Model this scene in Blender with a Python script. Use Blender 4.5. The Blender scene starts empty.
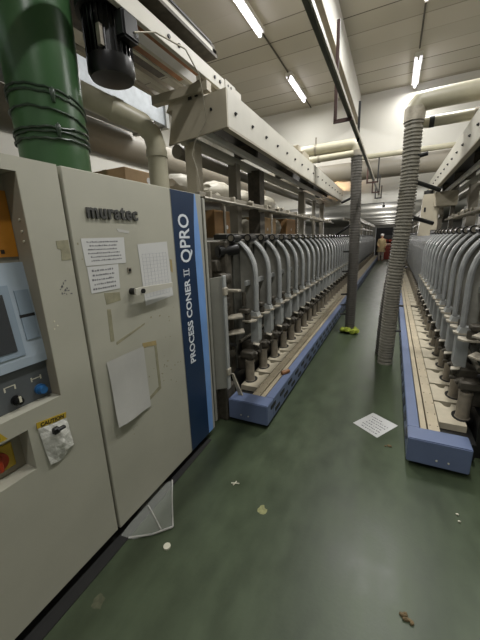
import bpy, bmesh, math, random
from mathutils import Vector, Matrix
random.seed(7)
sc = bpy.context.scene
COL = sc.collection
PI = math.pi
sc.view_settings.view_transform = 'Standard'
sc.view_settings.look = 'None'
sc.view_settings.exposure = 0.35

# ------------------------------------------------------------------ materials
def lin(h):
    h = h.lstrip('#')
    r = []
    for i in (0, 2, 4):
        c = int(h[i:i+2], 16) / 255
        r.append(c / 12.92 if c <= .04045 else ((c + .055) / 1.055) ** 2.4)
    return (*r, 1)

def mat(name, col, rough=.5, metal=0., var=.12, scale=6., bump=0., spec=.5, alpha=None, stretch=None):
    m = bpy.data.materials.new(name)
    m.use_nodes = True
    nt = m.node_tree
    b = nt.nodes['Principled BSDF']
    b.inputs['Roughness'].default_value = rough
    b.inputs['Metallic'].default_value = metal
    b.inputs['Specular IOR Level'].default_value = spec
    tc = nt.nodes.new('ShaderNodeTexCoord')
    mp = nt.nodes.new('ShaderNodeMapping')
    if stretch:
        mp.inputs['Scale'].default_value = stretch
    nz = nt.nodes.new('ShaderNodeTexNoise')
    nz.inputs['Scale'].default_value = scale
    nz.inputs['Detail'].default_value = 6
    nz.inputs['Roughness'].default_value = .6
    cr = nt.nodes.new('ShaderNodeValToRGB')
    c = lin(col)
    cr.color_ramp.elements[0].position = .3
    cr.color_ramp.elements[1].position = .7
    cr.color_ramp.elements[0].color = (c[0]*(1-var), c[1]*(1-var), c[2]*(1-var), 1)
    cr.color_ramp.elements[1].color = (min(1, c[0]*(1+var)), min(1, c[1]*(1+var)), min(1, c[2]*(1+var)), 1)
    L = nt.links.new
    L(tc.outputs['Object'], mp.inputs['Vector'])
    L(mp.outputs['Vector'], nz.inputs['Vector'])
    L(nz.outputs['Fac'], cr.inputs['Fac'])
    L(cr.outputs['Color'], b.inputs['Base Color'])
    if bump:
        bp = nt.nodes.new('ShaderNodeBump')
        bp.inputs['Strength'].default_value = bump
        bp.inputs['Distance'].default_value = .01
        L(nz.outputs['Fac'], bp.inputs['Height'])
        L(bp.outputs['Normal'], b.inputs['Normal'])
    if alpha is not None:
        b.inputs['Alpha'].default_value = alpha
    return m

def emit(name, col, s):
    m = bpy.data.materials.new(name)
    m.use_nodes = True
    nt = m.node_tree
    b = nt.nodes['Principled BSDF']
    b.inputs['Base Color'].default_value = lin(col)
    b.inputs['Emission Color'].default_value = lin(col)
    b.inputs['Emission Strength'].default_value = s
    return m

M = dict(
    cab=mat('cabinet_paint', '#aaa899', .45, var=.06, scale=2.5),
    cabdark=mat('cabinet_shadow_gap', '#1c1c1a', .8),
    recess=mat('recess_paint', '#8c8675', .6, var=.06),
    navy=mat('navy_film', '#1a2f4b', .35, var=.08),
    sky=mat('light_blue_film', '#6f97cf', .4, var=.08),
    greyp=mat('grey_paint', '#9b9a90', .45, var=.08),
    cover=mat('matt_grey_cover', '#86888a', .7, var=.1, scale=3, spec=.25),
    lightgrey=mat('light_grey_plastic', '#9a9c99', .4, var=.12, scale=9),
    arc=mat('guide_plastic', '#939593', .35, var=.15, scale=14),
    olive=mat('unit_side_paint', '#918f85', .5, var=.2, scale=8),
    body=mat('unit_body_paint', '#55544c', .6, var=.3, scale=10),
    black=mat('black_paint', '#141413', .5, var=.3),
    blackg=mat('black_gloss', '#121212', .3, var=.3),
    steel=mat('dull_steel', '#8b8578', .35, .5, var=.25, scale=12),
    mech=mat('dusty_mechanism', '#4a453b', .6, .2, var=.4, scale=20),
    mechl=mat('dusty_light_metal', '#aaa393', .5, .2, var=.25, scale=20),
    peg=mat('bobbin_tan', '#827a6b', .6, var=.2, scale=20),
    blue=mat('base_blue_paint', '#667391', .42, var=.08, scale=4),
    cream=mat('tray_cream', '#b3a78e', .55, var=.12, scale=7),
    pad=mat('tray_plate_cream', '#b9b09a', .5, var=.12, scale=7),
    tan=mat('gantry_beige', '#a39b88', .5, var=.1, scale=3),
    white=mat('gantry_white', '#b9b6aa', .5, var=.08, scale=3),
    pipe=mat('beige_pipe', '#aaa58f', .4, var=.1, scale=5),
    duct=mat('duct_grey', '#857f72', .5, var=.08, scale=2),
    ductblue=mat('galvanised_sheet', '#aab0b4', .5, .2, var=.15, scale=14),
    green=mat('green_duct_paint', '#365434', .28, var=.2, scale=3, stretch=(1, 1, .25)),
    cord=mat('tie_cord', '#1d2f1e', .35, var=.2),
    wall=mat('wall_white', '#cfcdc4', .8, var=.03, scale=1.2),
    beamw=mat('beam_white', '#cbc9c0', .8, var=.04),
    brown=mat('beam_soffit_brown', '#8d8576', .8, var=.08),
    conduit=mat('conduit_olive', '#55564a', .5, .2, var=.2),
    red=mat('red_oxide_steel', '#40271f', .6, var=.3),
    hose=mat('hose_grey', '#595650', .5, var=.15, scale=20),
    hosel=mat('hose_dusty_beige', '#8a867a', .5, var=.15, scale=20),
    carton=mat('carton_brown', '#8a6a43', .8, var=.12, scale=8),
    carton2=mat('carton_pale', '#a08560', .8, var=.12, scale=8),
    bag=mat('white_sack', '#918c7d', .5, var=.12, scale=10, bump=.5),
    paper=mat('paper_white', '#c9c9c6', .7, var=.03),
    paperg=mat('paper_greyed', '#b4b3ad', .7, var=.05),
    inkl=mat('ink_pale', '#a9abb3', .8),
    ink=mat('ink_grey', '#6d6d70', .8),
    tape=mat('old_tape', '#a08f62', .5, var=.25, scale=18),
    taped=mat('tape_residue', '#8f8b72', .6, var=.2, scale=30),
    logo=mat('logo_dark_metal', '#4a4a48', .4, .3, var=.15),
    lever=mat('lever_plastic', '#c2bfb2', .4, var=.08),
    lettering=mat('white_lettering', '#d4d9dd', .5, var=.03),
    orange=mat('orange_label', '#b4771d', .5, var=.12, scale=8),
    darkink=mat('dark_ink', '#2a1d0c', .7),
    hmi=mat('panel_blue_grey', '#a0adb8', .4, var=.05),
    hmid=mat('panel_blue_grey_dark', '#8796a3', .45, var=.05),
    screen=mat('screen_glass', '#2c3034', .15, var=.1),
    btn=mat('button_panel_grey', '#54585a', .5, var=.06),
    bluek=mat('blue_button', '#2b5f92', .3, var=.1),
    yellow=mat('caution_yellow', '#b59a2e', .5, var=.1),
    redk=mat('red_switch', '#a33a1e', .4, var=.1),
    sheet=mat('clear_film', '#cfd3ca', .12, var=.05, alpha=.16),
    film=mat('clear_sleeve', '#cfcec6', .2, var=.15, scale=40, bump=.6),
    rag=mat('yellow_rag', '#8f9a30', .8, var=.3, scale=20),
    leaf=mat('dry_leaf', '#6c5c40', .8, var=.3, scale=30),
    lint=mat('lint_white', '#cfccb8', .9, var=.1),
    stain=mat('pale_stain', '#85865a', .7, var=.3, scale=40),
    spot=mat('dull_spot', '#5d604a', .7, var=.3, scale=40),
    woodbob=mat('bobbin_brown', '#8a5f3c', .5, var=.15),
    skin=mat('skin', '#b98a6c', .6, var=.05),
    tunic=mat('khaki_tunic', '#b9a47c', .8, var=.15),
    cap=mat('white_cap', '#d9d6cf', .8, var=.05),
    trouser=mat('pale_trouser', '#c9bfb4', .8, var=.1),
    drum=mat('red_drum', '#8f3526', .5, var=.2),
    pink=mat('pink_cloth', '#d9b4a4', .8, var=.15),
    lampbody=mat('lamp_housing', '#d8d6d0', .5, var=.03),
    brass=mat('board_orange_brown', '#9a6a44', .6, var=.2),
    tube=emit('lamp_tube', '#f4f2ff', 8),
)

def floor_mat():
    m = bpy.data.materials.new('green_epoxy_floor')
    m.use_nodes = True
    nt = m.node_tree
    L = nt.links.new
    b = nt.nodes['Principled BSDF']
    tc = nt.nodes.new('ShaderNodeTexCoord')
    def noise(scale, stretch, d=6):
        mp = nt.nodes.new('ShaderNodeMapping')
        mp.inputs['Scale'].default_value = stretch
        n = nt.nodes.new('ShaderNodeTexNoise')
        n.inputs['Scale'].default_value = scale
        n.inputs['Detail'].default_value = d
        L(tc.outputs['Object'], mp.inputs['Vector'])
        L(mp.outputs['Vector'], n.inputs['Vector'])
        return n
    n1 = noise(1.6, (2.2, .35, 1))
    n2 = noise(9, (1, .6, 1), 8)
    n3 = noise(60, (1, 1, 1), 3)
    r1 = nt.nodes.new('ShaderNodeValToRGB')
    r1.color_ramp.elements[0].position = .35
    r1.color_ramp.elements[1].position = .68
    r1.color_ramp.elements[0].color = lin('#3c4633')
    r1.color_ramp.elements[1].color = lin('#4d5842')
    L(n1.outputs['Fac'], r1.inputs['Fac'])
    r2 = nt.nodes.new('ShaderNodeValToRGB')
    r2.color_ramp.elements[0].position = .3
    r2.color_ramp.elements[1].position = .62
    r2.color_ramp.elements[0].color = (.72, .72, .72, 1)
    r2.color_ramp.elements[1].color = (1, 1, 1, 1)
    L(n2.outputs['Fac'], r2.inputs['Fac'])
    mx = nt.nodes.new('ShaderNodeMix')
    mx.data_type = 'RGBA'
    mx.blend_type = 'MULTIPLY'
    mx.inputs[0].default_value = 1
    L(r1.outputs['Color'], mx.inputs[6])
    L(r2.outputs['Color'], mx.inputs[7])
    L(mx.outputs[2], b.inputs['Base Color'])
    r3 = nt.nodes.new('ShaderNodeMapRange')
    r3.inputs['To Min'].default_value = .28
    r3.inputs['To Max'].default_value = .5
    L(n2.outputs['Fac'], r3.inputs['Value'])
    L(r3.outputs['Result'], b.inputs['Roughness'])
    bp = nt.nodes.new('ShaderNodeBump')
    bp.inputs['Strength'].default_value = .08
    bp.inputs['Distance'].default_value = .005
    L(n3.outputs['Fac'], bp.inputs['Height'])
    L(bp.outputs['Normal'], b.inputs['Normal'])
    b.inputs['Specular IOR Level'].default_value = .35
    return m

def ceil_mat():
    m = bpy.data.materials.new('ceiling_boards')
    m.use_nodes = True
    nt = m.node_tree
    L = nt.links.new
    b = nt.nodes['Principled BSDF']
    b.inputs['Roughness'].default_value = .75
    tc = nt.nodes.new('ShaderNodeTexCoord')
    sp = nt.nodes.new('ShaderNodeSeparateXYZ')
    L(tc.outputs['Object'], sp.inputs[0])
    def math_(op, a, v=None):
        n = nt.nodes.new('ShaderNodeMath')
        n.operation = op
        L(a, n.inputs[0])
        if v is not None:
            n.inputs[1].default_value = v
        return n.outputs[0]
    d = math_('DIVIDE', sp.outputs['Y'], .43)
    fr = math_('FRACT', d)
    fl = math_('FLOOR', d)
    seam = math_('LESS_THAN', fr, .045)
    wn = nt.nodes.new('ShaderNodeTexWhiteNoise')
    wn.noise_dimensions = '1D'
    L(fl, wn.inputs['W'])
    r = nt.nodes.new('ShaderNodeValToRGB')
    r.color_ramp.elements[0].color = lin('#a39e90')
    r.color_ramp.elements[1].color = lin('#b1ac9f')
    L(wn.outputs['Value'], r.inputs['Fac'])
    # seams differ in darkness
    wn2 = nt.nodes.new('ShaderNodeTexWhiteNoise')
    wn2.noise_dimensions = '1D'
    L(math_('ADD', fl, 31.3), wn2.inputs['W'])
    sk = nt.nodes.new('ShaderNodeMath')
    sk.operation = 'MULTIPLY'
    L(seam, sk.inputs[0])
    L(wn2.outputs['Value'], sk.inputs[1])
    mx = nt.nodes.new('ShaderNodeMix')
    mx.data_type = 'RGBA'
    L(sk.outputs[0], mx.inputs[0])
    L(r.outputs['Color'], mx.inputs[6])
    mx.inputs[7].default_value = lin('#4d493f')
    L(mx.outputs[2], b.inputs['Base Color'])
    return m
M['floor'] = floor_mat()
M['ceiling'] = ceil_mat()

# ------------------------------------------------------------------ helpers
WL = {}   # world location of every Empty / part origin
def nb():
    return bmesh.new()

def box(bm, a, b, bev=0., seg=1):
    x0, x1 = sorted((a[0], b[0])); y0, y1 = sorted((a[1], b[1])); z0, z1 = sorted((a[2], b[2]))
    r = bmesh.ops.create_cube(bm, size=1)
    vs = r['verts']
    for v in vs:
        v.co = Vector(((x0+x1)/2 + v.co.x*(x1-x0), (y0+y1)/2 + v.co.y*(y1-y0), (z0+z1)/2 + v.co.z*(z1-z0)))
    if bev:
        es = list({e for v in vs for e in v.link_edges})
        bmesh.ops.bevel(bm, geom=es, offset=bev, segments=seg, affect='EDGES')
    return bm

def frame_of(d):
    d = d.normalized()
    up = Vector((0, 0, 1)) if abs(d.z) < .95 else Vector((0, 1, 0))
    s = d.cross(up).normalized()
    return s, s.cross(d).normalized()

def tube(bm, pts, r, n=12, caps=True):
    pts = [Vector(p) for p in pts]
    rs = r if isinstance(r, (list, tuple)) else [r]*len(pts)
    rings = []
    s, u = frame_of(pts[1]-pts[0])
    for i, p in enumerate(pts):
        if i == 0: t = pts[1]-pts[0]
        elif i == len(pts)-1: t = pts[-1]-pts[-2]
        else: t = (pts[i+1]-pts[i]).normalized() + (pts[i]-pts[i-1]).normalized()
        t.normalize()
        s = (s - t*s.dot(t)).normalized()
        u = s.cross(t)
        rings.append([bm.verts.new(p + (s*math.cos(2*PI*k/n) + u*math.sin(2*PI*k/n))*rs[i]) for k in range(n)])
    for a, b in zip(rings, rings[1:]):
        for k in range(n):
            bm.faces.new((a[k], a[(k+1) % n], b[(k+1) % n], b[k]))
    if caps:
        bm.faces.new(rings[0][::-1]); bm.faces.new(rings[-1])
    return bm

def cyl(bm, a, b, r, n=16, r2=None):
    return tube(bm, [a, b], [r, r if r2 is None else r2], n)

def prism(bm, pts, off):
    """polygon of 3-D points extruded by vector off"""
    off = Vector(off)
    a = [bm.verts.new(Vector(p)) for p in pts]
    b = [bm.verts.new(Vector(p)+off) for p in pts]
    bm.faces.new(a); bm.faces.new(b[::-1])
    n = len(a)
    for i in range(n):
        bm.faces.new((a[i], b[i], b[(i+1) % n], a[(i+1) % n]))
    return bm

def poly(bm, pts):
    bm.faces.new([bm.verts.new(Vector(p)) for p in pts])
    return bm

def bow(bm, path, w, t):
    """rounded strip swept along a path in the x-z plane, width w along y, thickness t"""
    path = [Vector(p) for p in path]
    prof = []
    n = 8
    for k in range(n):
        a = 2*PI*k/n
        c, s_ = math.cos(a), math.sin(a)
        prof.append((w/2*(abs(c)**.6)*(1 if c > 0 else -1), t/2*(abs(s_)**.8)*(1 if s_ > 0 else -1)))
    rings = []
    for i, p in enumerate(path):
        d = (path[min(i+1, len(path)-1)] - path[max(i-1, 0)]).normalized()
        nrm = Vector((0, 1, 0)).cross(d).normalized()
        rings.append([bm.verts.new(p + Vector((0, 1, 0))*a + nrm*b) for a, b in prof])
    for a, b in zip(rings, rings[1:]):
        for k in range(n):
            bm.faces.new((a[k], a[(k+1) % n], b[(k+1) % n], b[k]))
    bm.faces.new(rings[0]); bm.faces.new(rings[-1][::-1])
    return bm

def blob(bm, c, r, seed=0, amp=.15, sub=2):
    rnd = random.Random(seed)
    res = bmesh.ops.create_icosphere(bm, subdivisions=sub, radius=1)
    for v in res['verts']:
        k = 1 + rnd.uniform(-amp, amp)
        v.co = Vector((c[0]+v.co.x*r[0]*k, c[1]+v.co.y*r[1]*k, c[2]+v.co.z*r[2]*k))
    return bm

def obj(name, bm, m, parent=None, smooth=False, origin=None):
    """link a bmesh given in world coordinates as one object"""
    bmesh.ops.recalc_face_normals(bm, faces=bm.faces[:])
    if parent is not None:
        off = WL[parent.name]
    elif origin is not None:
        off = Vector(origin)
    else:
        xs = [v.co for v in bm.verts]
        off = Vector(((min(v.x for v in xs)+max(v.x for v in xs))/2, (min(v.y for v in xs)+max(v.y for v in xs))/2, min(v.z for v in xs)))
    bmesh.ops.translate(bm, verts=bm.verts[:], vec=-off)
    me = bpy.data.meshes.new(name)
    bm.to_mesh(me); bm.free()
    if isinstance(m, (list, tuple)):
        for q in m: me.materials.append(q)
    else:
        me.materials.append(m)
    if smooth:
        me.polygons.foreach_set('use_smooth', [True]*len(me.polygons))
        if hasattr(me, 'set_sharp_from_angle'):
            me.set_sharp_from_angle(angle=math.radians(40))
    o = bpy.data.objects.new(name, me)
    COL.objects.link(o)
    if parent is not None:
        o.parent = parent
        WL[o.name] = off.copy()
    else:
        o.location = off
        WL[o.name] = off.copy()
    return o

def split_obj(name, bm, m, parent, smooth=False):
    """one object for every loose piece of the bmesh"""
    seen, out = set(), []
    bm.verts.index_update()
    for v in bm.verts:
        if v.index in seen: continue
        st, isl = [v], []
        seen.add(v.index)
        while st:
            a = st.pop(); isl.append(a)
            for e in a.link_edges:
                b = e.other_vert(a)
                if b.index not in seen:
                    seen.add(b.index); st.append(b)
        q = nb()
        mp = {a: q.verts.new(a.co) for a in isl}
        for f in {f for a in isl for f in a.link_faces}:
            q.faces.new([mp[x] for x in f.verts])
        out.append(obj(name, q, m, parent, smooth))
    bm.free()
    return out

def tag(o, label, cat, group=None, kind=None):
    o['label'] = label; o['category'] = cat
    if group: o['group'] = group
    if kind: o['kind'] = kind
    return o

def thing(name, label, cat, loc, group=None):
    o = bpy.data.objects.new(name, None)
    o.empty_display_size = .05
    COL.objects.link(o)
    o.location = loc
    WL[o.name] = Vector(loc)
    return tag(o, label, cat, group)

def struct(name, bm, m, **k):
    o = obj(name, bm, m, **k)
    o['kind'] = 'structure'
    return o

def kids(o):
    return [c for c in bpy.data.objects if c.parent == o]

def text_bm(s, size, right, up, pos, depth=.003, fat=0., squeeze=1., align='LEFT', space=1.):
    """lettering mesh: right/up world vectors, pos = baseline start"""
    cu = bpy.data.curves.new('lettering_curve', 'FONT')
    cu.body = s; cu.size = size; cu.extrude = depth/2; cu.offset = fat; cu.align_x = align
    cu.resolution_u = 3; cu.space_character = space
    o = bpy.data.objects.new('lettering_tmp', cu)
    COL.objects.link(o)
    dg = bpy.context.evaluated_depsgraph_get()
    me = bpy.data.meshes.new_from_object(o.evaluated_get(dg))
    bm = nb(); bm.from_mesh(me)
    bpy.data.objects.remove(o); bpy.data.meshes.remove(me); bpy.data.curves.remove(cu)
    right = Vector(right).normalized(); up = Vector(up).normalized(); nrm = right.cross(up)
    for v in bm.verts:
        v.co = Vector(pos) + right*v.co.x*squeeze + up*v.co.y + nrm*(v.co.z + depth/2)
    return bm

# ------------------------------------------------------------------ camera
R = [[0.899, -0.079, -0.431], [0.436, 0.241, 0.867], [-0.035, 0.967, -0.251]]
def setup_camera():
    f = 306.; pp = (240., 320.)
    def ray(x, y): return Vector((x-pp[0], -(y-pp[1]), f))
    Yc = ray(394, 235).normalized()
    Zc = -ray(283, 1500)
    Zc = (Zc - Yc*Zc.dot(Yc)).normalized()
    Xc = Yc.cross(Zc)
    if Xc.x < 0: Xc = -Xc
    rows = [Xc, Yc, Zc]
    right = Vector([r[0] for r in rows]); up = Vector([r[1] for r in rows]); fw = Vector([r[2] for r in rows])
    cd = bpy.data.cameras.new('camera')
    cd.sensor_fit = 'VERTICAL'; cd.sensor_height = 36.; cd.lens = f/640*36.
    cd.clip_start = .05; cd.clip_end = 100
    co = bpy.data.objects.new('camera', cd)
    COL.objects.link(co)
    m3 = Matrix((right, up, -fw)).transposed()
    co.matrix_world = Matrix.Translation((0, 0, 1.5)) @ m3.to_4x4()
    sc.camera = co
setup_camera()

# ------------------------------------------------------------------ room
CZ, YW, WB = 4.42, 8.0, 2.22      # ceiling height, lintel wall, underside of the lintel wall
XL, XR, YB, YE = -4.6, 5.0, -3.0, 26.
struct('floor', box(nb(), (XL, YB, -.1), (XR, YE, 0)), M['floor'])
struct('ceiling', box(nb(), (XL, YB, CZ), (XR, YW+.2, CZ+.1)), M['ceiling'], origin=(0, .14, CZ))
struct('ceiling_far', box(nb(), (XL, YW+.2, WB), (XR, YE, WB+.1)), M['wall'])
struct('wall_far_lintel', box(nb(), (XL, YW, WB), (XR, YW+.2, CZ)), M['wall'])
struct('wall_left', box(nb(), (XL-.1, YB, 0), (XL, YE, CZ+.1)), M['wall'])
struct('wall_right', box(nb(), (XR, YB, 0), (XR+.1, YE, CZ+.1)), M['wall'])
bm = nb()
box(bm, (XL, YE, 0), (-1.25, YE+.1, WB)); box(bm, (.6, YE, 0), (XR, YE+.1, WB)); box(bm, (-1.25, YE, 2.05), (.6, YE+.1, WB))
struct('wall_back', bm, M['wall'])
struct('wall_niche', box(nb(), (-1.25, YE+.6, 0), (.6, YE+.7, 2.1)), M['black'])
# concrete beam along the aisle
struct('trim_1', box(nb(), (-1.02, YB, 3.9), (-.87, YW, CZ)), M['beamw'])
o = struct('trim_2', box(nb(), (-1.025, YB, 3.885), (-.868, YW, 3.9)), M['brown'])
# long ledge on the left wall
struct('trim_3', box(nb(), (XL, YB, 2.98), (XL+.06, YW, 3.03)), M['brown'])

# ------------------------------------------------------------------ control cabinet
FX = -1.17
cab = thing('control_cabinet', 'tall beige control cabinet with navy side stripe at the head of the left machine', 'cabinet', (-1.6, .74, 0))
obj('body', box(nb(), (-2.0, -.35, .06), (FX-.10, 1.86, 1.80)), M['cab'], cab)
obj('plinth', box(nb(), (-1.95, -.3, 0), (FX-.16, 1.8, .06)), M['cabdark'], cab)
obj('base_shade', prism(nb(), [(-1.95, -.3, 0), (-1.115, -.3, 0), (-1.125, .6, 0), (-1.155, 1.75, 0), (-1.95, 1.8, 0)], (0, 0, .004)), M['cabdark'], cab)  # flat black sheet standing in for the shade along the cabinet foot
obj('panel_gap', box(nb(), (FX-.11, .841, .07), (FX-.07, .857, 1.795)), M['cabdark'], cab)
# left panel with two recesses
bm = nb()
x0, x1 = FX-.10, FX
for (ya, yb, za, zb) in [(.69, .841, .07, 1.803), (-.35, .69, 1.755, 1.803), (-.35, .69, .845, .915), (-.35, .69, .07, .675),
                         (.545, .69, .675, .845), (-.35, .1, .675, .845), (-.35, .05, .915, 1.755)]:
    box(bm, (x0, ya, za), (x1, yb, zb))
lp = obj('left_panel', bm, M['cab'], cab)
obj('recess_lining', box(nb(), (x0-.005, .05, .915), (x0+.012, .69, 1.755)), M['recess'], lp)
o = obj('recess_edge', box(nb(), (x0, .688, .916), (x1-.001, .6903, 1.754)), M['recess'], lp)
bm = nb()
for (y, z) in [(.687, 1.60), (.687, 1.56), (.687, 1.525)]:
    cyl(bm, (x1-.03, y-.003, z), (x1-.03, y+.001, z), .004, 8)
for (y, z) in [(.72, 1.22), (.73, 1.20), (.715, 1.19)]:
    cyl(bm, (x1, y, z), (x1+.0015, y, z), .0035, 8)
split_obj('screw_dot', bm, M['lint'], lp)
o = obj('switch_recess_lining', box(nb(), (x0-.005, .1, .675), (x0+.03, .545, .845)), M['recess'], lp)
# old tape, smudges on left panel
obj('tape_residue', prism(nb(), [(x1, .786, 1.524), (x1, .837, 1.527), (x1, .837, 1.45), (x1, .796, 1.449), (x1, .80, 1.49), (x1, .786, 1.495)], (.0012, 0, 0)), M['taped'], lp)
bm = nb()
for i in range(14):
    y, z = random.uniform(.765, .81), random.uniform(1.31, 1.37)
    box(bm, (x1, y, z), (x1+.001, y+random.uniform(.003, .008), z+random.uniform(.003, .009)))
obj('scuff_marks', bm, M['ink'], lp)
# orange label in recess
ol = obj('orange_plate', box(nb(), (x0+.012, .2, 1.472), (x0+.018, .686, 1.70)), M['orange'], cab)
bm = nb()
for i in range(16):
    y = .36+i*.018
    box(bm, (x0+.018, y, 1.484), (x0+.0195, y+.012, 1.498))
box(bm, (x0+.018, .53, 1.535), (x0+.0195, .585, 1.55)); box(bm, (x0+.018, .56, 1.535), (x0+.0195, .575, 1.575))
obj('dark_marks', bm, M['darkink'], ol)
# operator panel
hm = nb()
prism(hm, [(x0+.012, .1, 1.452), (x0+.03, .1, 1.452), (x0+.06, .1, 1.10), (x0+.06, .1, 1.068), (x0+.012, .1, 1.068)], (0, .588, 0))
hmi = obj('operator_panel', hm, M['hmi'], cab)
def slab(za, zb, ya, yb, d=.003, base=0.):
    def xx(z): return x0+.03+(1.452-z)/(1.452-1.10)*.03+base
    return prism(nb(), [(xx(za), ya, za), (xx(zb), ya, zb), (xx(zb), yb, zb), (xx(za), yb, za)], (d, 0, 0))
obj('screen_surround', slab(1.115, 1.375, .12, .615, .004), M['hmid'], hmi)
obj('screen', slab(1.137, 1.345, .14, .59, .003, .004), M['screen'], hmi)
obj('slot_cover', slab(1.262, 1.352, .632, .68, .004), M['hmid'], hmi)
obj('slot_cover', slab(1.165, 1.25, .632, .68, .004), M['hmid'], hmi)
obj('slot_gap', slab(1.25, 1.262, .63, .683, .003), M['black'], hmi)
# button panel
bp_ = obj('button_panel', box(nb(), (x0+.012, .1, .916), (x0+.045, .688, 1.064)), M['btn'], cab)
kx = x0+.045
def knob(name, y, z, m, r=.019):
    b = nb(); cyl(b, (kx, y, z), (kx+.012, y, z), r, 20); cyl(b, (kx+.012, y, z), (kx+.03, y, z), r*.8, 20, r*.7)
    return obj(name, b, m, bp_, smooth=True)
k1 = knob('black_knob', .556, .952, M['blackg'])
obj('pointer', box(nb(), (kx+.029, .552, .95), (kx+.033, .56, .972)), M['lint'], k1)
knob('blue_button', .645, .956, M['bluek'], .021)
bm = nb()
for y in (.545, .64):
    box(bm, (kx, y-.02, .995), (kx+.001, y-.015, 1.012)); box(bm, (kx, y+.015, .995), (kx+.001, y+.02, 1.012))
    box(bm, (kx, y-.02, 1.003 if y > .6 else 1.010), (kx+.001, y+.02, 1.006 if y > .6 else 1.013))
obj('symbols', bm, M['lint'], bp_)
# main switch
sw = obj('switch_plate', box(nb(), (x0+.03, .36, .70), (x0+.036, .512, .80), .004), M['yellow'], cab)
b = nb(); cyl(b, (x0+.036, .452, .75), (x0+.05, .452, .75), .036, 24); box(b, (x0+.05, .444, .718), (x0+.068, .46, .782), .003)
obj('red_switch_knob', b, M['redk'], sw, smooth=True)
wt = obj('warning_triangle', prism(nb(), [(x1, .43, .853), (x1, .478, .853), (x1, .454, .895)], (.001, 0, 0)), M['yellow'], cab)
obj('exclamation', prism(nb(), [(x1+.001, .452, .862), (x1+.001, .456, .862), (x1+.001, .457, .882), (x1+.001, .451, .882)], (.0006, 0, 0)), M['darkink'], wt)

# right door
dr = obj('door', box(nb(), (x0, .857, .06), (x1, 1.513, 1.803), .003), M['cab'], cab)
# rounded raised logo lettering
RT, UP = (0, 1, 0), (0, 0, 1)
obj('logo_lettering', text_bm('muratec', .086, RT, UP, (x1, .938, 1.617), .009, .0024, .925, space=1.12), M['logo'], dr)
lk = nb(); box(lk, (x1, 1.124, 1.364), (x1+.004, 1.152, 1.392), .002); 
lko = obj('lock_plate', lk, M['steel'], dr)
obj('keyhole', cyl(nb(), (x1+.004, 1.138, 1.378), (x1+.007, 1.138, 1.378), .007, 12), M['black'], lko)
hb = nb(); cyl(hb, (x1, 1.135, 1.272), (x1+.035, 1.135, 1.272), .017, 18)
hd = obj('handle', hb, M['black'], dr, smooth=True)
hb = nb(); prism(hb, [(x1+.035, 1.12, 1.255), (x1+.035, 1.155, 1.252), (x1+.035, 1.405, 1.256), (x1+.035, 1.412, 1.28), (x1+.035, 1.16, 1.29), (x1+.035, 1.12, 1.288)], (.012, 0, 0))
obj('lever', hb, M['lever'], hd)
obj('hub_cap', cyl(nb(), (x1+.047, 1.165, 1.271), (x1+.056, 1.165, 1.271), .012, 14), M['black'], hd)
def flat(name, pts, m, parent, d=.001, lift=0.):
    return obj(name, prism(nb(), [(x1+lift, y, z) for y, z in pts], (d, 0, 0)), m, parent)
flat('tape_residue', [(1.167, .985), (1.272, .968), (1.273, .94), (1.2, .955), (1.167, .955)], M['tape'], dr)
flat('tape_residue', [(1.255, .94), (1.273, .94), (1.273, .67), (1.165, .642), (1.165, .66), (1.255, .69)], M['taped'], dr)
flat('tape_residue', [(.973, 1.213), (.994, 1.209), (.989, 1.053), (.967, 1.056)], M['taped'], dr)
flat('tape_residue', [(1.0, 1.045), (1.20, 1.09), (1.20, 1.082), (1.0, 1.03)], M['taped'], dr)
flat('tape_residue', [(1.46, 1.41), (1.478, 1.405), (1.478, 1.33), (1.46, 1.34)], M['tape'], dr)
flat('tape_residue', [(1.09, 1.575), (1.17, 1.565), (1.165, 1.553), (1.10, 1.56)], M['paperg'], dr)
flat('tape_residue', [(.97, 1.29), (1.06, 1.28), (1.06, 1.24), (.975, 1.235)], M['taped'], dr)
bm = nb()
for i in range(40):
    y, z = random.choice([(1.3, .8), (1.38, .75), (.90, 1.46), (1.0, .55), (1.33, 1.1)])
    y += random.gauss(0, .05); z += random.gauss(0, .06)
    y = min(max(y, .87), 1.5)
    box(bm, (x1, y, z), (x1+.0008, y+random.uniform(.002, .01), z+random.uniform(.002, .01)))
obj('scuff_marks', bm, M['taped'], dr)

# striped end panel
sp_ = obj('stripe_panel', box(nb(), (x0, 1.515, .06), (x1, 1.838, 1.803), .003), M['greyp'], cab)
navy = [(1.518, 1.800), (1.757, 1.800), (1.735, 1.62), (1.724, 1.42), (1.727, 1.2), (1.731, 1.037), (1.738, .8), (1.743, .6), (1.745, .064), (1.518, .064)]
flat('navy_band', navy, M['navy'], sp_, .0012)
blue = [(1.757, 1.800), (1.768, 1.800), (1.79, 1.6), (1.805, 1.4), (1.813, 1.2), (1.816, .9), (1.815, .6), (1.81, .3), (1.806, .064),
        (1.745, .064), (1.743, .6), (1.738, .8), (1.731, 1.037), (1.727, 1.2), (1.724, 1.42), (1.735, 1.62)]
flat('blue_wave', blue, M['sky'], sp_, .0012)
# vertical lettering reading upward
obj('lettering', text_bm('QPRO', .150, (0, 0, 1), (0, -1, 0), (x1+.0012, 1.672, 1.375), .0012, .002, .72), M['lettering'], sp_)
obj('lettering', text_bm('PROCESS CONER', .082, (0, 0, 1), (0, -1, 0), (x1+.0012, 1.640, .70), .0012, .0016, .895), M['lettering'], sp_)
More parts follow.
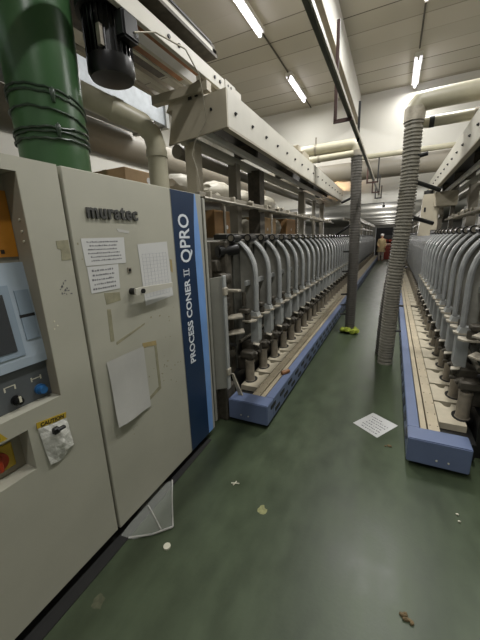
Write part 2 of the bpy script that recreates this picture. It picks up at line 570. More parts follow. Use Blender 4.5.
# roman numeral two with joined serifs
bm = nb()
for (ya, yb, za, zb) in [(1.585, 1.640, 1.300, 1.307), (1.585, 1.640, 1.322, 1.329), (1.582, 1.588, 1.290, 1.340), (1.637, 1.643, 1.290, 1.340)]:
    box(bm, (x1+.0012, ya, za), (x1+.0024, yb, zb))
obj('lettering', bm, M['lettering'], sp_)
obj('small_lettering', text_bm('winding system', .022, (0, 0, 1), (0, -1, 0), (x1+.0012, 1.552, .86), .0008), M['sky'], sp_) if False else None
# end post and frame
ep = nb()
box(ep, (x0-.02, 1.86, .06), (x1-.03, 1.88, 1.79)); box(ep, (x0-.02, 1.905, .06), (x1-.03, 1.935, 1.79), .004)
obj('end_post', ep, M['greyp'], cab)
obj('end_post_gap', box(nb(), (x0-.05, 1.838, .06), (x0-.02, 1.94, 1.79)), M['black'], cab)

# papers
def rows(bm, y0_, y1_, z0_, z1_, n, x, gaps=True, h=.35, seed=1):
    rnd = random.Random(seed)
    dz = (z1_-z0_)/n
    for i in range(n):
        z = z1_-(i+.7)*dz
        y = y0_+rnd.uniform(0, .1)*(y1_-y0_)
        ye = y1_-rnd.uniform(0, .15)*(y1_-y0_)
        while y < ye:
            w = rnd.uniform(.2, .5)*dz
            box(bm, (x, y, z), (x+.0005, y+w, z+dz*h*rnd.uniform(.7, 1.2)))
            y += w+rnd.uniform(.1, .3)*dz
    return bm
def notice(name, pts, m, label, cat, lines, lift=.001, group=None, ink='ink'):
    ys = [p[0] for p in pts]; zs = [p[1] for p in pts]
    base = (x1+.001, sum(ys)/len(ys), min(zs))
    bm = nb()
    o = obj(name, prism(bm, [(x1+lift, y, z) for y, z in pts], (.0008, 0, 0)), m, origin=base)
    tag(o, label, cat, group)
    if lines:
        obj('printed_lines', lines, M[ink], o)
    return o
b = rows(nb(), .915, 1.10, 1.43, 1.525, 6, x1+.0018, seed=3)
notice('paper_notice', [(.894, 1.532), (1.128, 1.535), (1.122, 1.415), (.899, 1.418)], M['paper'],
       'wide white notice with small print taped under the cabinet logo', 'notice', b)
b = rows(nb(), .915, 1.05, 1.305, 1.405, 5, x1+.0018, seed=5)
notice('paper_notice', [(.902, 1.414), (1.073, 1.413), (1.065, 1.298), (.905, 1.298)], M['paper'],
       'small white notice with four printed lines, directly below the wider notice', 'notice', b)
b = nb()
for i in range(13):
    z = 1.22+i*.019
    box(b, (x1+.0018, 1.235, z), (x1+.0021, 1.43, z+.0012))
for i in range(8):
    y = 1.237+i*.0272
    box(b, (x1+.0018, y, 1.22), (x1+.0021, y+.0012, 1.452))
notice('paper_chart', [(1.213, 1.500), (1.445, 1.510), (1.460, 1.195), (1.222, 1.178)], M['paper'],
       'white ruled chart sheet on the cabinet door behind the lever handle', 'chart', b, ink='inkl')
# hanging wrinkled sheet
bm = nb()
NY, NZ = 8, 10
g = [[None]*(NZ+1) for _ in range(NY+1)]
for i in range(NY+1):
    for j in range(NZ+1):
        u, v = i/NY, j/NZ
        y = .925+.243*u + .006*math.sin(v*3)*(1-v)
        z = .968-.335*v - .028*(1-u)*0 + .012*math.sin(u*PI)*0 + (-.035*(u*.6))*v + (.03*(1-u))*(-.3)*v
        d = .003 + .022*v*v*(.5+.5*math.sin(u*3+1)) + .002*math.sin(u*9+v*5)
        g[i][j] = bm.verts.new((x1+d, y, z))
for i in range(NY):
    for j in range(NZ):
        bm.faces.new((g[i][j], g[i+1][j], g[i+1][j+1], g[i][j+1]))
o = obj('paper_sheet', bm, M['paperg'], smooth=True, origin=(x1+.003, 1.045, .63))
tag(o, 'large curling grey-white paper sheet hanging low on the cabinet door', 'paper')
b = rows(nb(), .945, 1.14, .72, .94, 16, x1+.0026, h=.18, seed=9)
# plastic sleeve with caution strip
sl = thing('caution_tag', 'wrinkled clear sleeve with yellow CAUTION strip hanging below the button panel', 'tag', (x1, .63, .655))
bm = nb()
N1 = 7
g = [[None]*(N1+1) for _ in range(N1+1)]
rnd = random.Random(4)
cn = [(.577, .832), (.692, .812), (.70, .665), (.592, .652)]
for i in range(N1+1):
    for j in range(N1+1):
        u, v = i/N1, j/N1
        y = (cn[0][0]*(1-u)+cn[1][0]*u)*(1-v)+(cn[3][0]*(1-u)+cn[2][0]*u)*v
        z = (cn[0][1]*(1-u)+cn[1][1]*u)*(1-v)+(cn[3][1]*(1-u)+cn[2][1]*u)*v
        edge = math.sin(u*PI)*math.sin(v*PI)
        if v == 1: z += .022*(1-abs(2*u-.8))*-1+.012
        g[i][j] = bm.verts.new((x1+.003+.02*edge+rnd.uniform(0, .006), y, z))
for i in range(N1):
    for j in range(N1):
        bm.faces.new((g[i][j], g[i+1][j], g[i+1][j+1], g[i][j+1]))
obj('sleeve', bm, M['film'], sl)
st = obj('caution_strip', prism(nb(), [(x1+.003, .574, .832), (x1+.003, .690, .815), (x1+.003, .694, .838), (x1+.003, .576, .856)], (.002, 0, 0)), M['yellow'], sl)
d = Vector((0, .116, -.017)).normalized()
obj('lettering', text_bm('CAUTION', .021, d, Vector((0, .017, .116)), (x1+.005, .587, .834), .001, .0005), M['darkink'], st)
bm = nb(); box(bm, (x1+.018, .615, .785), (x1+.038, .64, .812), .004); box(bm, (x1+.03, .625, .795), (x1+.045, .66, .808), .003)
obj('dark_clip', bm, M['black'], sl)

# ------------------------------------------------------------------ winding machines
PITCH, Y0 = .335, 2.57
def winding_machine(s, xo, n, label, ybase_end):
    def X(u): return xo + s*u
    root = thing('winding_machine', label, 'machine', (X(.4), 2.04, 0))
    yend = Y0 + PITCH*(n-1) + .2
    # base
    obj('base_end_box', box(nb(), (X(0), 2.04, .035), (X(.35), 2.19, .212), .006, 2), M['blue'], root)
    bm = nb()
    for u in (.17, .235):
        cyl(bm, (X(u), 2.036, .085), (X(u), 2.04, .085), .006, 10)
    split_obj('screw_head', bm, M['lint'], root)
    obj('side_rail', box(nb(), (X(0), 2.19, .035), (X(.075), yend, .21), .005), M['blue'], root)
    bm = nb()
    y = 2.12
    i = 0
    while y < yend-.2:
        for (z, dy) in ((.155, 0), (.085, .11)):
            box(bm, (X(-.003), y+dy, z-.017), (X(.004), y+dy+.12, z+.017), .006)
        y += .24
    sl = obj('vent_slots', bm, M['black'], root)
    obj('bed', box(nb(), (X(.075), 2.19, .05), (X(.40), yend, .16)), M['black'], root)
    obj('outer_strip', box(nb(), (X(.080), 2.19, .15), (X(.116), yend, .207)), M['cream'], root)
    obj('inner_strip', box(nb(), (X(.126), 2.19, .15), (X(.194), yend, .209)), M['cream'], root)
    bm = nb()
    y = 2.25
    while y < yend:
        for u in (.14, .185):
            cyl(bm, (X(u), y, .209), (X(u), y, .211), .004, 6)
        y += .17
    obj('strip_screws', bm, M['mech'], root)
    # long members
    obj('leg_panel', box(nb(), (X(.42), 2.3, 0), (X(.9), yend, .3)), M['black'], root)
    tr = nb(); box(tr, (X(.47), 2.36, 1.515), (X(.60), yend, 1.555), .004)
    tro = obj('top_rail', tr, M['black'], root)
    bm = nb(); box(bm, (X(.545), 2.36, 1.556), (X(.58), yend, 1.566))
    obj('rail_edge', bm, M['steel'], tro)
    obj('cross_rail', box(nb(), (X(.36), 2.50, 1.10), (X(.385), yend, 1.145), .003), M['lightgrey'], root)
    obj('lower_cross_rail', box(nb(), (X(.34), 2.45, .755), (X(.37), yend, .785), .003), M['mech'], root)
    obj('pipe_rail', cyl(nb(), (X(.40), 2.40, .60), (X(.40), yend, .60), .016, 10), M['steel'], root)
    # end mechanism facing the head
    em = nb()
    box(em, (X(.45), 2.30, .3), (X(.88), 2.40, 1.5), .01)
    eo = obj('end_plate', em, M['mech'], root)
    bm = nb()
    cyl(bm, (X(.515), 2.28, 1.415), (X(.43), 2.45, 1.43), .05, 20)
    obj('drum_motor', bm, M['blackg'], eo, smooth=True)
    bm = nb()
    cyl(bm, (X(.519), 2.272, 1.4145), (X(.515), 2.28, 1.415), .03, 18)
    obj('drum_motor', bm, M['blackg'], eo, smooth=True)
    bm = nb()
    box(bm, (X(.5), 2.22, 1.25), (X(.61), 2.33, 1.35), .01); cyl(bm, (X(.48), 2.2, 1.19), (X(.48), 2.35, 1.19), .05, 18)
    cyl(bm, (X(.47), 2.2, .95), (X(.47), 2.32, .95), .035, 14); box(bm, (X(.43), 2.2, .98), (X(.58), 2.30, 1.03), .006)
    cyl(bm, (X(.52), 2.2, .70), (X(.52), 2.32, .70), .045, 14); box(bm, (X(.40), 2.22, .5), (X(.56), 2.32, .56), .006)
    split_obj('end_gear', bm, M['mech'], eo, smooth=True)
    bm = nb()
    prism(bm, [(X(.3), 2.28, .86), (X(.42), 2.2, .85), (X(.5), 2.3, .85), (X(.38), 2.4, .86)], (0, 0, .012))
    prism(bm, [(X(.3), 2.3, .72), (X(.42), 2.2, .71), (X(.5), 2.32, .71), (X(.36), 2.4, .72)], (0, 0, .010))
    box(bm, (X(.32), 2.24, 1.085), (X(.46), 2.3, 1.105), .004)
    split_obj('end_tray', bm, M['mechl'], eo)
    tube_ = tube(nb(), [(X(.62), 2.2, .9), (X(.5), 2.16, .75), (X(.42), 2.17, .66), (X(.36), 2.25, .62)], .008, 8)
    obj('end_hose', tube_, M['black'], eo, smooth=True)
    # one winding unit
    y = Y0
    ub = nb()
    box(ub, (X(.46), y-.125, .30), (X(.88), y+.19, 1.50), .004)
    unit = obj('winding_unit', ub, M['body'], root)
    prof = [(.325, .78), (.325, 1.235), (.335, 1.29), (.36, 1.365), (.40, 1.425), (.455, 1.478), (.50, 1.50), (.66, 1.51), (.66, .78)]
    obj('side_plate', prism(nb(), [(X(u), y+.012, z) for u, z in prof], (0, .014, 0)), M['olive'], unit)
    path = [(.45, 1.482), (.432, 1.470), (.41, 1.452), (.378, 1.418), (.35, 1.375), (.327, 1.325), (.312, 1.275), (.304, 1.225), (.30, 1.15), (.30, .86)]
    obj('guide_arc', bow(nb(), [(X(u), y, z) for u, z in path], .074, .036), M['arc'], unit, smooth=True)
    lc = nb()
    prism(lc, [(X(.345), y-.042, .86), (X(.285), y-.042, .85), (X(.268), y-.042, .80), (X(.268), y-.042, .58), (X(.285), y-.042, .545), (X(.345), y-.042, .545)], (0, .084, 0))
    obj('lower_cover', lc, M['lightgrey'], unit)
    bm = nb(); prism(bm, [(X(.27), y-.045, .80), (X(.25), y-.02, .80), (X(.25), y+.035, .80), (X(.30), y+.05, .80), (X(.34), y+.03, .80), (X(.34), y-.045, .80)], (0, 0, .014))
    prism(bm, [(X(.29), y-.16, .785), (X(.26), y-.12, .785), (X(.27), y-.06, .785), (X(.36), y-.06, .785), (X(.38), y-.15, .785)], (0, 0, .012))
    split_obj('tension_plate', bm, M['mechl'], unit)
    bm = nb()
    cyl(bm, (X(.34), y-.11, .80), (X(.34), y-.11, .85), .03, 12); box(bm, (X(.32), y-.15, .86), (X(.42), y-.07, .90), .008)
    cyl(bm, (X(.38), y-.10, .92), (X(.38), y-.10, 1.05), .02, 10)
    obj('tension_disc', bm, M['mech'], unit, smooth=True)
    # label strip on the arc and black lever
    bm = nb()
    for (u, z) in [(.44, 1.455), (.415, 1.43), (.39, 1.40), (.365, 1.36), (.345, 1.31)]:
        box(bm, (X(u+.012), y+.036, z-.012), (X(u-.008), y+.066, z+.008))
    obj('indicator_strip', bm, M['mechl'], unit)
    bm = nb(); box(bm, (X(.305), y+.03, 1.235), (X(.335), y+.058, 1.285), .006); cyl(bm, (X(.31), y+.045, 1.12), (X(.31), y+.045, 1.15), .014, 10)
    obj('lever', bm, M['black'], unit)
    # package knob on top
    bm = nb(); cyl(bm, (X(.435), y-.20, 1.522), (X(.435), y-.07, 1.522), .036, 18)
    kb = obj('top_knob', bm, M['blackg'], unit, smooth=True)
    bm = nb(); cyl(bm, (X(.435), y-.206, 1.522), (X(.435), y-.20, 1.522), .024, 14)
    obj('knob_face', bm, M['steel'], kb, smooth=True)
    # splicer mechanism
    bm = nb()
    box(bm, (X(.30), y-.075, .44), (X(.44), y+.05, .56), .012); box(bm, (X(.27), y-.05, .50), (X(.34), y+.0, .545), .008)
    cyl(bm, (X(.29), y+.03, .44), (X(.29), y+.03, .54), .02, 10); cyl(bm, (X(.26), y-.03, .47), (X(.38), y-.03, .47), .014, 10)
    box(bm, (X(.36), y-.12, .30), (X(.46), y+.17, .43), .01); box(bm, (X(.33), y+.06, .40), (X(.42), y+.15, .52), .01)
    obj('splicer', bm, M['mech'], unit)
    bm = nb(); prism(bm, [(X(.25), y-.09, .545), (X(.30), y-.10, .56), (X(.32), y-.04, .56), (X(.26), y-.03, .545)], (0, 0, .008))
    obj('splicer_guard', bm, M['mechl'], unit)
    # bobbin peg in the tray
    yb = y-.12
    pu = .33 if s < 0 else .355
    bm = nb()
    tube(bm, [(X(pu), yb, .208), (X(pu), yb, .214), (X(pu), yb, .215), (X(pu), yb, .39), (X(pu), yb, .395), (X(pu), yb, .415)], [.048, .048, .043, .041, .046, .046], 18)
    pg = obj('bobbin_holder', bm, M['peg'], unit, smooth=True)
    bm = nb(); cyl(bm, (X(pu), yb, .415), (X(pu), yb, .44), .034, 14); box(bm, (X(pu-.055), yb-.045, .435), (X(pu+.08), yb+.06, .50), .012); cyl(bm, (X(pu-.07), yb+.01, .47), (X(pu-.02), yb+.01, .50), .018, 10)
    obj('holder_cap', bm, M['mech'], pg, smooth=True)
    # tray plate with notch
    ya, yb2 = y-.25, y+.056
    pts = [(.200, ya), (.365, ya), (.365, yb2), (.315, yb2), (.31, yb2-.02), (.30, yb2-.05), (.28, yb2-.058), (.262, yb2-.05), (.25, yb2-.02), (.235, yb2), (.200, yb2)]
    tp = obj('tray_plate', prism(nb(), [(X(u), yy, .162) for u, yy in pts], (0, 0, .047)), M['pad'], unit)
    bm = nb(); tube(bm, [(X(pu-.008), ya+.03, .205), (X(pu-.008), ya+.03, .2105)], [.056, .056], 18)
    for v in bm.verts: v.co.y = yb+.008+(v.co.y-ya-.03)*1.45
    obj('tray_hole', bm, M['black'], tp)
    subs = kids(unit)
    subsub = {c.name: kids(c) for c in subs}
    for k in range(1, n):
        u2 = unit.copy(); COL.objects.link(u2); u2.parent = root
        u2.location = (0, PITCH*k, 0)
        for c in subs:
            c2 = c.copy(); COL.objects.link(c2); c2.parent = u2
            if k < 14:
                for g_ in subsub[c.name]:
                    g2 = g_.copy(); COL.objects.link(g2); g2.parent = c2
    return root, yend

mL, yL = winding_machine(-1, -.80, 24, 'long cone winding machine with grey arcs and blue base, left of the aisle', 0)
mR, yR = winding_machine(1, .19, 12, 'cone winding machine with grey arcs and blue base, right of the aisle', 0)

# enclosed sections further down the aisle
def far_section(s, xo, ya, yb, label):
    def X(u): return xo+s*u
    root = thing('enclosed_machine', label, 'machine', (X(.4), ya, 0))
    prof = [(.33, .55), (.31, .9), (.31, 1.22), (.335, 1.31), (.38, 1.40), (.45, 1.475), (.53, 1.51), (.88, 1.51), (.88, .0), (.42, .0), (.42, .55)]
    obj('cover', prism(nb(), [(X(u), ya, z) for u, z in prof], (0, yb-ya, 0)), M['cover'], root)
    bm = nb()
    y = ya+.3
    while y < yb:
        prism(bm, [(X(u-.004), y, z) for u, z in prof[:7]]+[(X(.53), y, 1.4), (X(.4), y, .6)], (0, .02, 0))
        y += PITCH
    obj('cover_ribs', bm, M['olive'], root)
    obj('side_rail', box(nb(), (X(0), ya, .035), (X(.075), yb, .21), .005), M['blue'], root)
    obj('bed', box(nb(), (X(.075), ya, .05), (X(.42), yb, .185)), M['black'], root)
    obj('outer_strip', box(nb(), (X(.078), ya, .18), (X(.122), yb, .207)), M['cream'], root)
    obj('inner_strip', box(nb(), (X(.127), ya, .18), (X(.196), yb, .209)), M['cream'], root)
    bm = nb()
    y = ya+.02
    while y < yb-.3:
        box(bm, (X(.20), y, .18), (X(.36), y+.29, .209)); y += PITCH
    o = obj('tray_plates', bm, M['pad'], root); o['kind'] = 'stuff'
    bm = nb()
    y = ya+.1
    while y < yb-.1:
        tube(bm, [(X(.335), y, .20), (X(.335), y, .43)], .043, 8); y += PITCH
    o = obj('bobbin_holders', bm, M['peg'], root); o['kind'] = 'stuff'
    obj('top_rail', box(nb(), (X(.47), ya, 1.51), (X(.60), yb, 1.555)), M['black'], root)
    return root
far_section(-1, -.80, yL+.02, 23., 'smooth grey covered machine section continuing beyond the left winding units')
far_section(1, .19, yR+.02, 23., 'smooth grey covered machine section continuing beyond the right winding units')

# grey end guard between the cabinet and the first left unit
eg = thing('end_guard', 'narrow grey sheet metal guard between the cabinet and the first winding unit', 'guard', (-1.19, 2.03, 0))
bm = nb()
prism(bm, [(-1.245, 1.985, .30), (-1.125, 2.02, .33), (-1.125, 2.02, 1.245), (-1.245, 1.985, 1.225)], (-.01, .03, 0))
obj('panel', bm, M['greyp'], eg)
bm = nb(); box(bm, (-1.135, 2.0, .32), (-1.12, 2.045, 1.25), .003)
obj('edge_strip', bm, M['lightgrey'], eg)
bm = nb(); box(bm, (-1.135, 1.995, 1.10), (-1.112, 2.05, 1.16), .004); box(bm, (-1.135, 1.995, .44), (-1.112, 2.05, .50), .004)
split_obj('hinge', bm, M['mechl'], eg)
bm = nb(); box(bm, (-1.42, 2.03, 0), (-1.16, 2.2, .30), .01); box(bm, (-1.27, 2.0, .0), (-1.24, 2.04, 1.50))
obj('foot', bm, M['mech'], eg)
bm = nb(); prism(bm, [(-1.14, 2.09, .42), (-1.12, 2.09, .42), (-1.06, 2.13, .21), (-1.10, 2.13, .21)], (0, .015, 0))
obj('brace', bm, M['mechl'], eg)

# ------------------------------------------------------------------ overhead gantries
def gantry(s, xf, ya, yb, label, posts, z0=2.31, z1=2.555):
    def X(u): return xf+s*u
    root = thing('overhead_gantry', label, 'gantry', (X(.25), ya, 0))
    obj('box_beam', box(nb(), (X(0), ya+.004, z0), (X(.04), yb, z1), .003), M['white'], root)
    obj('beam_cap', box(nb(), (X(.04), ya+.01, z1-.055), (X(.45), yb, z1-.015)), M['tan'], root)
    bm = nb(); prism(bm, [(X(0), ya-.012, z0-.004), (X(.002), ya-.012, z1), (X(.36), ya-.012, z1-.035), (X(.47), ya-.012, z1-.03), (X(.54), ya-.012, z0-.05)], (0, .018, 0))
    e = obj('end_plate', bm, M['tan'], root)
    bm = nb(); cyl(bm, (X(.13), ya-.02, z0+.13), (X(.13), ya-.012, z0+.13), .010, 8)
    obj('bolt', bm, M['black'], e)
    y = ya+.12
    while y < yb-.1:
        bm = nb()
        cyl(bm, (X(-.010), y, z0+.115), (X(0), y, z0+.115), .013, 6)
        cyl(bm, (X(-.018), y, z0+.115), (X(-.009), y, z0+.115), .007, 6)
        obj('bolt', bm, M['black'], root)
        y += .32
    obj('bottom_flange', box(nb(), (X(.0), ya+.01, z0-.012), (X(.05), yb, z0)), M['tan'], root)
    obj('dark_soffit', box(nb(), (X(.04), ya+.01, z0+.15), (X(.50), yb, z0+.17)), M['black'], root)
    obj('guide_rail', box(nb(), (X(.22), ya+.01, z0-.02), (X(.26), yb, z0+.035), .004), M['lampbody'], root)
    obj('guide_rail', box(nb(), (X(.40), ya+.01, z0-.05), (X(.44), yb, z0+.03), .004), M['white'], root)
    obj('suction_tube', cyl(nb(), (X(.56), ya+.12, z0-.06), (X(.56), yb, z0-.06), .055, 16), M['duct'], root, smooth=True)
    y = ya+1.0
    while y < yb-.3:
        obj('rail_bracket', box(nb(), (X(.20), y, z0+.03), (X(.46), y+.04, z0+.15)), M['mech'], root)
        y += 1.3
    for (y, w, m, u) in posts:
        obj('post', box(nb(), (X(u), y, 1.566), (X(u+w), y+w, z0-.03), .004), M[m], root)
    return root
gL = gantry(-1, -1.15, 2.24, 7.95, 'long beige overhead gantry beam with dark bolts above the left machine',
       [(2.30, .10, 'tan', .34), (3.12, .10, 'duct', .38), (3.56, .15, 'mech', .30), (5.6, .11, 'duct', .30), (6.9, .07, 'duct', .40), (7.6, .10, 'duct', .36)])
bm = nb(); box(bm, (-1.30, 4.35, 2.555), (-1.16, 4.45, 2.60)); box(bm, (-1.28, 4.3, 2.60), (-1.2, 4.42, 2.68), .01); box(bm, (-1.24, 4.45, 2.56), (-1.17, 4.75, 2.64), .008)
obj('valve_block', bm, M['tan'], gL)
gR = gantry(1, .54, 2.24, 7.7, 'beige overhead gantry beam with dark bolts above the right machine',
       [(3.0, .10, 'duct', .40), (4.3, .10, 'duct', .40), (5.75, .12, 'duct', .40)], 2.215, 2.475)
bm = nb(); box(bm, (.56, 6.26, 1.93), (.88, 6.6, 2.165), .01, 2)
t = thing('drive_box', 'square beige drive box under the far end of the right gantry beam', 'box', (.7, 6.4, 1.95))
obj('housing', bm, M['tan'], t)
bm = nb(); cyl(bm, (.60, 6.25, 2.2), (.60, 6.262, 2.2), .012, 8); box(bm, (.57, 6.253, 2.12), (.575, 6.262, 2.27)); box(bm, (.80, 6.3, 1.556), (.86, 6.36, 1.951))
split_obj('fitting', bm, M['mech'], t)
t = thing('junction_box', 'upright narrow beige box with a handle slot beside the right gantry drive box', 'box', (.5, 6.3, 1.5))
bm = nb(); prism(bm, [(.37, 6.30, 1.47), (.55, 6.30, 1.47), (.55, 6.30, 2.14), (.40, 6.30, 2.14)], (0, .25, 0))
box(bm, (.55, 6.30, 1.556), (.64, 6.5, 2.14), .006)
obj('housing', bm, M['tan'], t)
obj('slot', box(nb(), (.42, 6.292, 1.86), (.45, 6.30, 1.93)), M['black'], t)
obj('top_cap', cyl(nb(), (.47, 6.38, 2.14), (.47, 6.38, 2.2), .07, 12), M['black'], t, smooth=True)

# lint-covered conduits running above the machines
def conveyor(s, xc, ya, yb, z, label):
    root = thing('lint_conduit', label, 'conduit', (xc, ya, z))
    bm = nb()
    box(bm, (xc-.025, ya, z-.02), (xc+.025, yb, z+.02), .004)
    obj('channel', bm, M['duct'], root)
    obj('channel_lip', cyl(nb(), (xc-s*.06, ya, z-.03), (xc-s*.06, yb, z-.03), .014, 8), M['steel'], root)
    bm = nb()
    rnd = random.Random(11)
    y = ya+.1
    while y < yb-.2:
        box(bm, (xc-.05, y, z-.045), (xc+.06, y+.03, z+.03), .004)
        for q in range(3):
            c = (xc+rnd.uniform(-.05, .05), y+rnd.uniform(0, .4), z+rnd.uniform(-.03, .03))
            blob(bm, c, (.025, .05, .02), rnd.random(), .3, 1)
        y += .42
    o = obj('lint_clumps', bm, M['mechl'], root)
    return root
conveyor(-1, -1.40, 2.15, 7.9, 1.86, 'dusty horizontal conduit with lint clumps below the left gantry beam')
conveyor(1, .80, 2.6, 6.25, 1.74, 'dusty horizontal conduit with lint clumps below the right gantry beam')

# upper channel and platform over the cabinet
uc = thing('upper_carriage', 'beige overhead carriage frame of channels and slats above the cabinet', 'carriage frame', (-1.6, 1.6, 2.6))
obj('side_channel', box(nb(), (-1.33, .35, 2.64), (-1.30, 2.80, 2.735), .003), M['white'], uc)
bm = nb()
for y in (1.35, 1.80, 1.90, 2.34, 2.42):
    cyl(bm, (-1.30, y, 2.69), (-1.292, y, 2.69), .012, 8)
for dy in (0, .05):
    for dz in (-.02, .02):
        cyl(bm, (-1.30, 2.55+dy, 2.69+dz), (-1.293, 2.55+dy, 2.69+dz), .010, 8)
split_obj('bolt', bm, M['black'], uc)
pl = nb(); box(pl, (-1.36, 2.5, 2.635), (-1.296, 2.68, 2.74))
obj('joint_plate', pl, M['white'], uc)
bm = nb(); box(bm, (-1.80, 2.20, 2.56), (-1.29, 2.26, 2.62)); 
obj('cross_arm', bm, M['tan'], uc)
bm = nb(); prism(bm, [(-1.70, 2.24, 2.50), (-1.35, 2.24, 2.54), (-1.35, 2.24, 2.66), (-1.5, 2.24, 2.63), (-1.62, 2.24, 2.6)], (0, .3, 0))
obj('pivot_block', bm, M['tan'], uc)
bm = nb()
box(bm, (-1.48, 2.232, 2.54), (-1.45, 2.24, 2.60)); box(bm, (-1.42, 2.232, 2.55), (-1.395, 2.24, 2.60))
split_obj('slot', bm, M['black'], uc)
obj('brown_board', box(nb(), (-1.74, 1.66, 2.82), (-1.45, 2.5, 2.83)), M['brass'], uc)
bm = nb()
box(bm, (-1.53, 1.66, 2.70), (-1.50, 2.40, 2.765)); box(bm, (-1.60, 1.66, 2.69), (-1.575, 2.4, 2.70))
split_obj('slat', bm, M['white'], uc)
obj('slat', box(nb(), (-1.73, 1.55, 2.67), (-1.68, 2.4, 2.70)), M['white'], uc)
obj('slat', box(nb(), (-1.86, 1.5, 2.66), (-1.82, 2.4, 2.69)), M['tan'], uc)
obj('dark_deck', box(nb(), (-1.95, 1.40, 2.86), (-1.33, 2.45, 2.88)), M['mech'], uc)
bm = nb(); box(bm, (-1.95, .35, 2.70), (-1.33, .42, 2.88)); 
obj('rear_cross_member', bm, M['tan'], uc)
# motor
mo = thing('blower_motor', 'black finned electric motor hanging head down beside the green duct', 'motor', (-1.45, 1.45, 2.36))
cx, cy = -1.455, 1.47
bm = nb(); cyl(bm, (cx, cy, 2.66), (cx, cy, 2.70), .145, 28); cyl(bm, (cx, cy, 2.70), (cx, cy, 2.86), .08, 16)
obj('flange', bm, M['black'], mo, smooth=True)
bm = nb(); cyl(bm, (cx, cy, 2.45), (cx, cy, 2.67), .105, 28)
for k in range(28):
    a = 2*PI*k/28
    c, s_ = math.cos(a), math.sin(a)
    prism(bm, [(cx+c*.10-s_*.003, cy+s_*.10+c*.003, 2.46), (cx+c*.10+s_*.003, cy+s_*.10-c*.003, 2.46), (cx+c*.12+s_*.003, cy+s_*.12-c*.003, 2.46), (cx+c*.12-s_*.003, cy+s_*.12+c*.003, 2.46)], (0, 0, .20))
obj('finned_body', bm, M['blackg'], mo)
bm = nb(); tube(bm, [(cx, cy, 2.46), (cx, cy, 2.40), (cx, cy, 2.375), (cx, cy, 2.37)], [.122, .122, .11, .06], 28)
obj('fan_cowl', bm, M['blackg'], mo, smooth=True)
bm = nb(); box(bm, (cx+.09, cy-.05, 2.52), (cx+.165, cy+.06, 2.64), .01, 2)
obj('terminal_box', bm, M['blackg'], mo)
bm = nb(); box(bm, (cx+.05, cy-.125, 2.47), (cx+.075, cy-.105, 2.56))
obj('name_plate', bm, M['steel'], mo)
# cable from the motor to the gantry end
t = obj('power_cable', tube(nb(), [(cx+.165, cy+.02, 2.56), (-1.24, 1.60, 2.60), (-1.22, 1.85, 2.63), (-1.26, 2.05, 2.59), (-1.29, 2.14, 2.50), (-1.31, 2.20, 2.36), (-1.42, 2.20, 2.24), (-1.46, 2.21, 2.16), (-1.43, 2.22, 2.05), (-1.43, 2.27, 1.85)], .0045, 8), M['mechl'], smooth=True)
tag(t, 'thin grey cable looping from the black motor down the gantry end plate', 'cable')
# tray with dark tube above
tt = thing('ceiling_tray', 'long shallow metal tray holding a dark glossy tube above the carriage', 'tray', (-1.5, 1.5, 3.0))
bm = nb(); box(bm, (-1.80, .2, 3.06), (-1.46, 2.60, 3.075))
obj('tray_body', bm, M['black'], tt)
obj('tray_lip', box(nb(), (-1.465, .2, 3.0), (-1.45, 2.66, 3.03)), M['white'], tt)
obj('tray_side', box(nb(), (-1.475, .2, 3.0), (-1.465, 2.66, 3.07)), M['mech'], tt)
obj('tray_end', box(nb(), (-1.80, 2.60, 3.0), (-1.45, 2.66, 3.03)), M['white'], tt)
bm = nb()
for k in range(6):
    cyl(bm, (-1.70+k*.04, 2.63, 2.996), (-1.70+k*.04, 2.63, 3.0), .012, 6)
split_obj('lip_hole', bm, M['black'], tt)
obj('dark_tube', cyl(nb(), (-1.60, .2, 3.02), (-1.60, 2.45, 3.02), .05, 20), M['blackg'], tt, smooth=True)
bm = nb(); box(bm, (-1.7, .6, 3.07), (-1.67, .63, CZ)); box(bm, (-1.7, 2.3, 3.07), (-1.67, 2.33, CZ))
split_obj('hanger', bm, M['steel'], tt)

# green duct
gd = thing('green_duct', 'fat glossy green vertical duct tied with cords on top of the cabinet', 'duct', (-1.67, 1.2, 1.80))
bm = nb()
pts = [(-1.66, 1.2, 1.80), (-1.655, 1.2, 2.2), (-1.65, 1.2, 2.6), (-1.65, 1.2, 3.2), (-1.65, 1.2, CZ)]
tube(bm, pts, [.163, .168, .170, .172, .172], 48)
obj('duct_body', bm, M['green'], gd, smooth=True)
def ring(z, tilt, r=.17, rr=.007, seed=0):
    rnd = random.Random(seed)
    pts = []
    for k in range(41):
        a = 2*PI*k/40
        pts.append((-1.657+r*math.cos(a), 1.2+r*math.sin(a), z+tilt*math.sin(a)+rnd.uniform(-.004, .004)))
    return tube(nb(), pts, rr, 8, caps=False)
for i, (z, t_) in enumerate([(2.21, -.03), (2.185, -.035), (2.12, -.03), (2.065, .01), (2.04, .0), (2.01, .0)]):
    obj('tie_cord', ring(z, t_, .171, .006, i), M['cord'], gd, smooth=True)
for (z) in (2.19, 2.04):
    bm = nb(); blob(bm, (-1.657+.172*math.cos(-.45), 1.2+.172*math.sin(-.45), z+.01), (.010, .014, .035), 3, .2, 2)
    obj('knot', bm, M['cord'], gd, smooth=True)

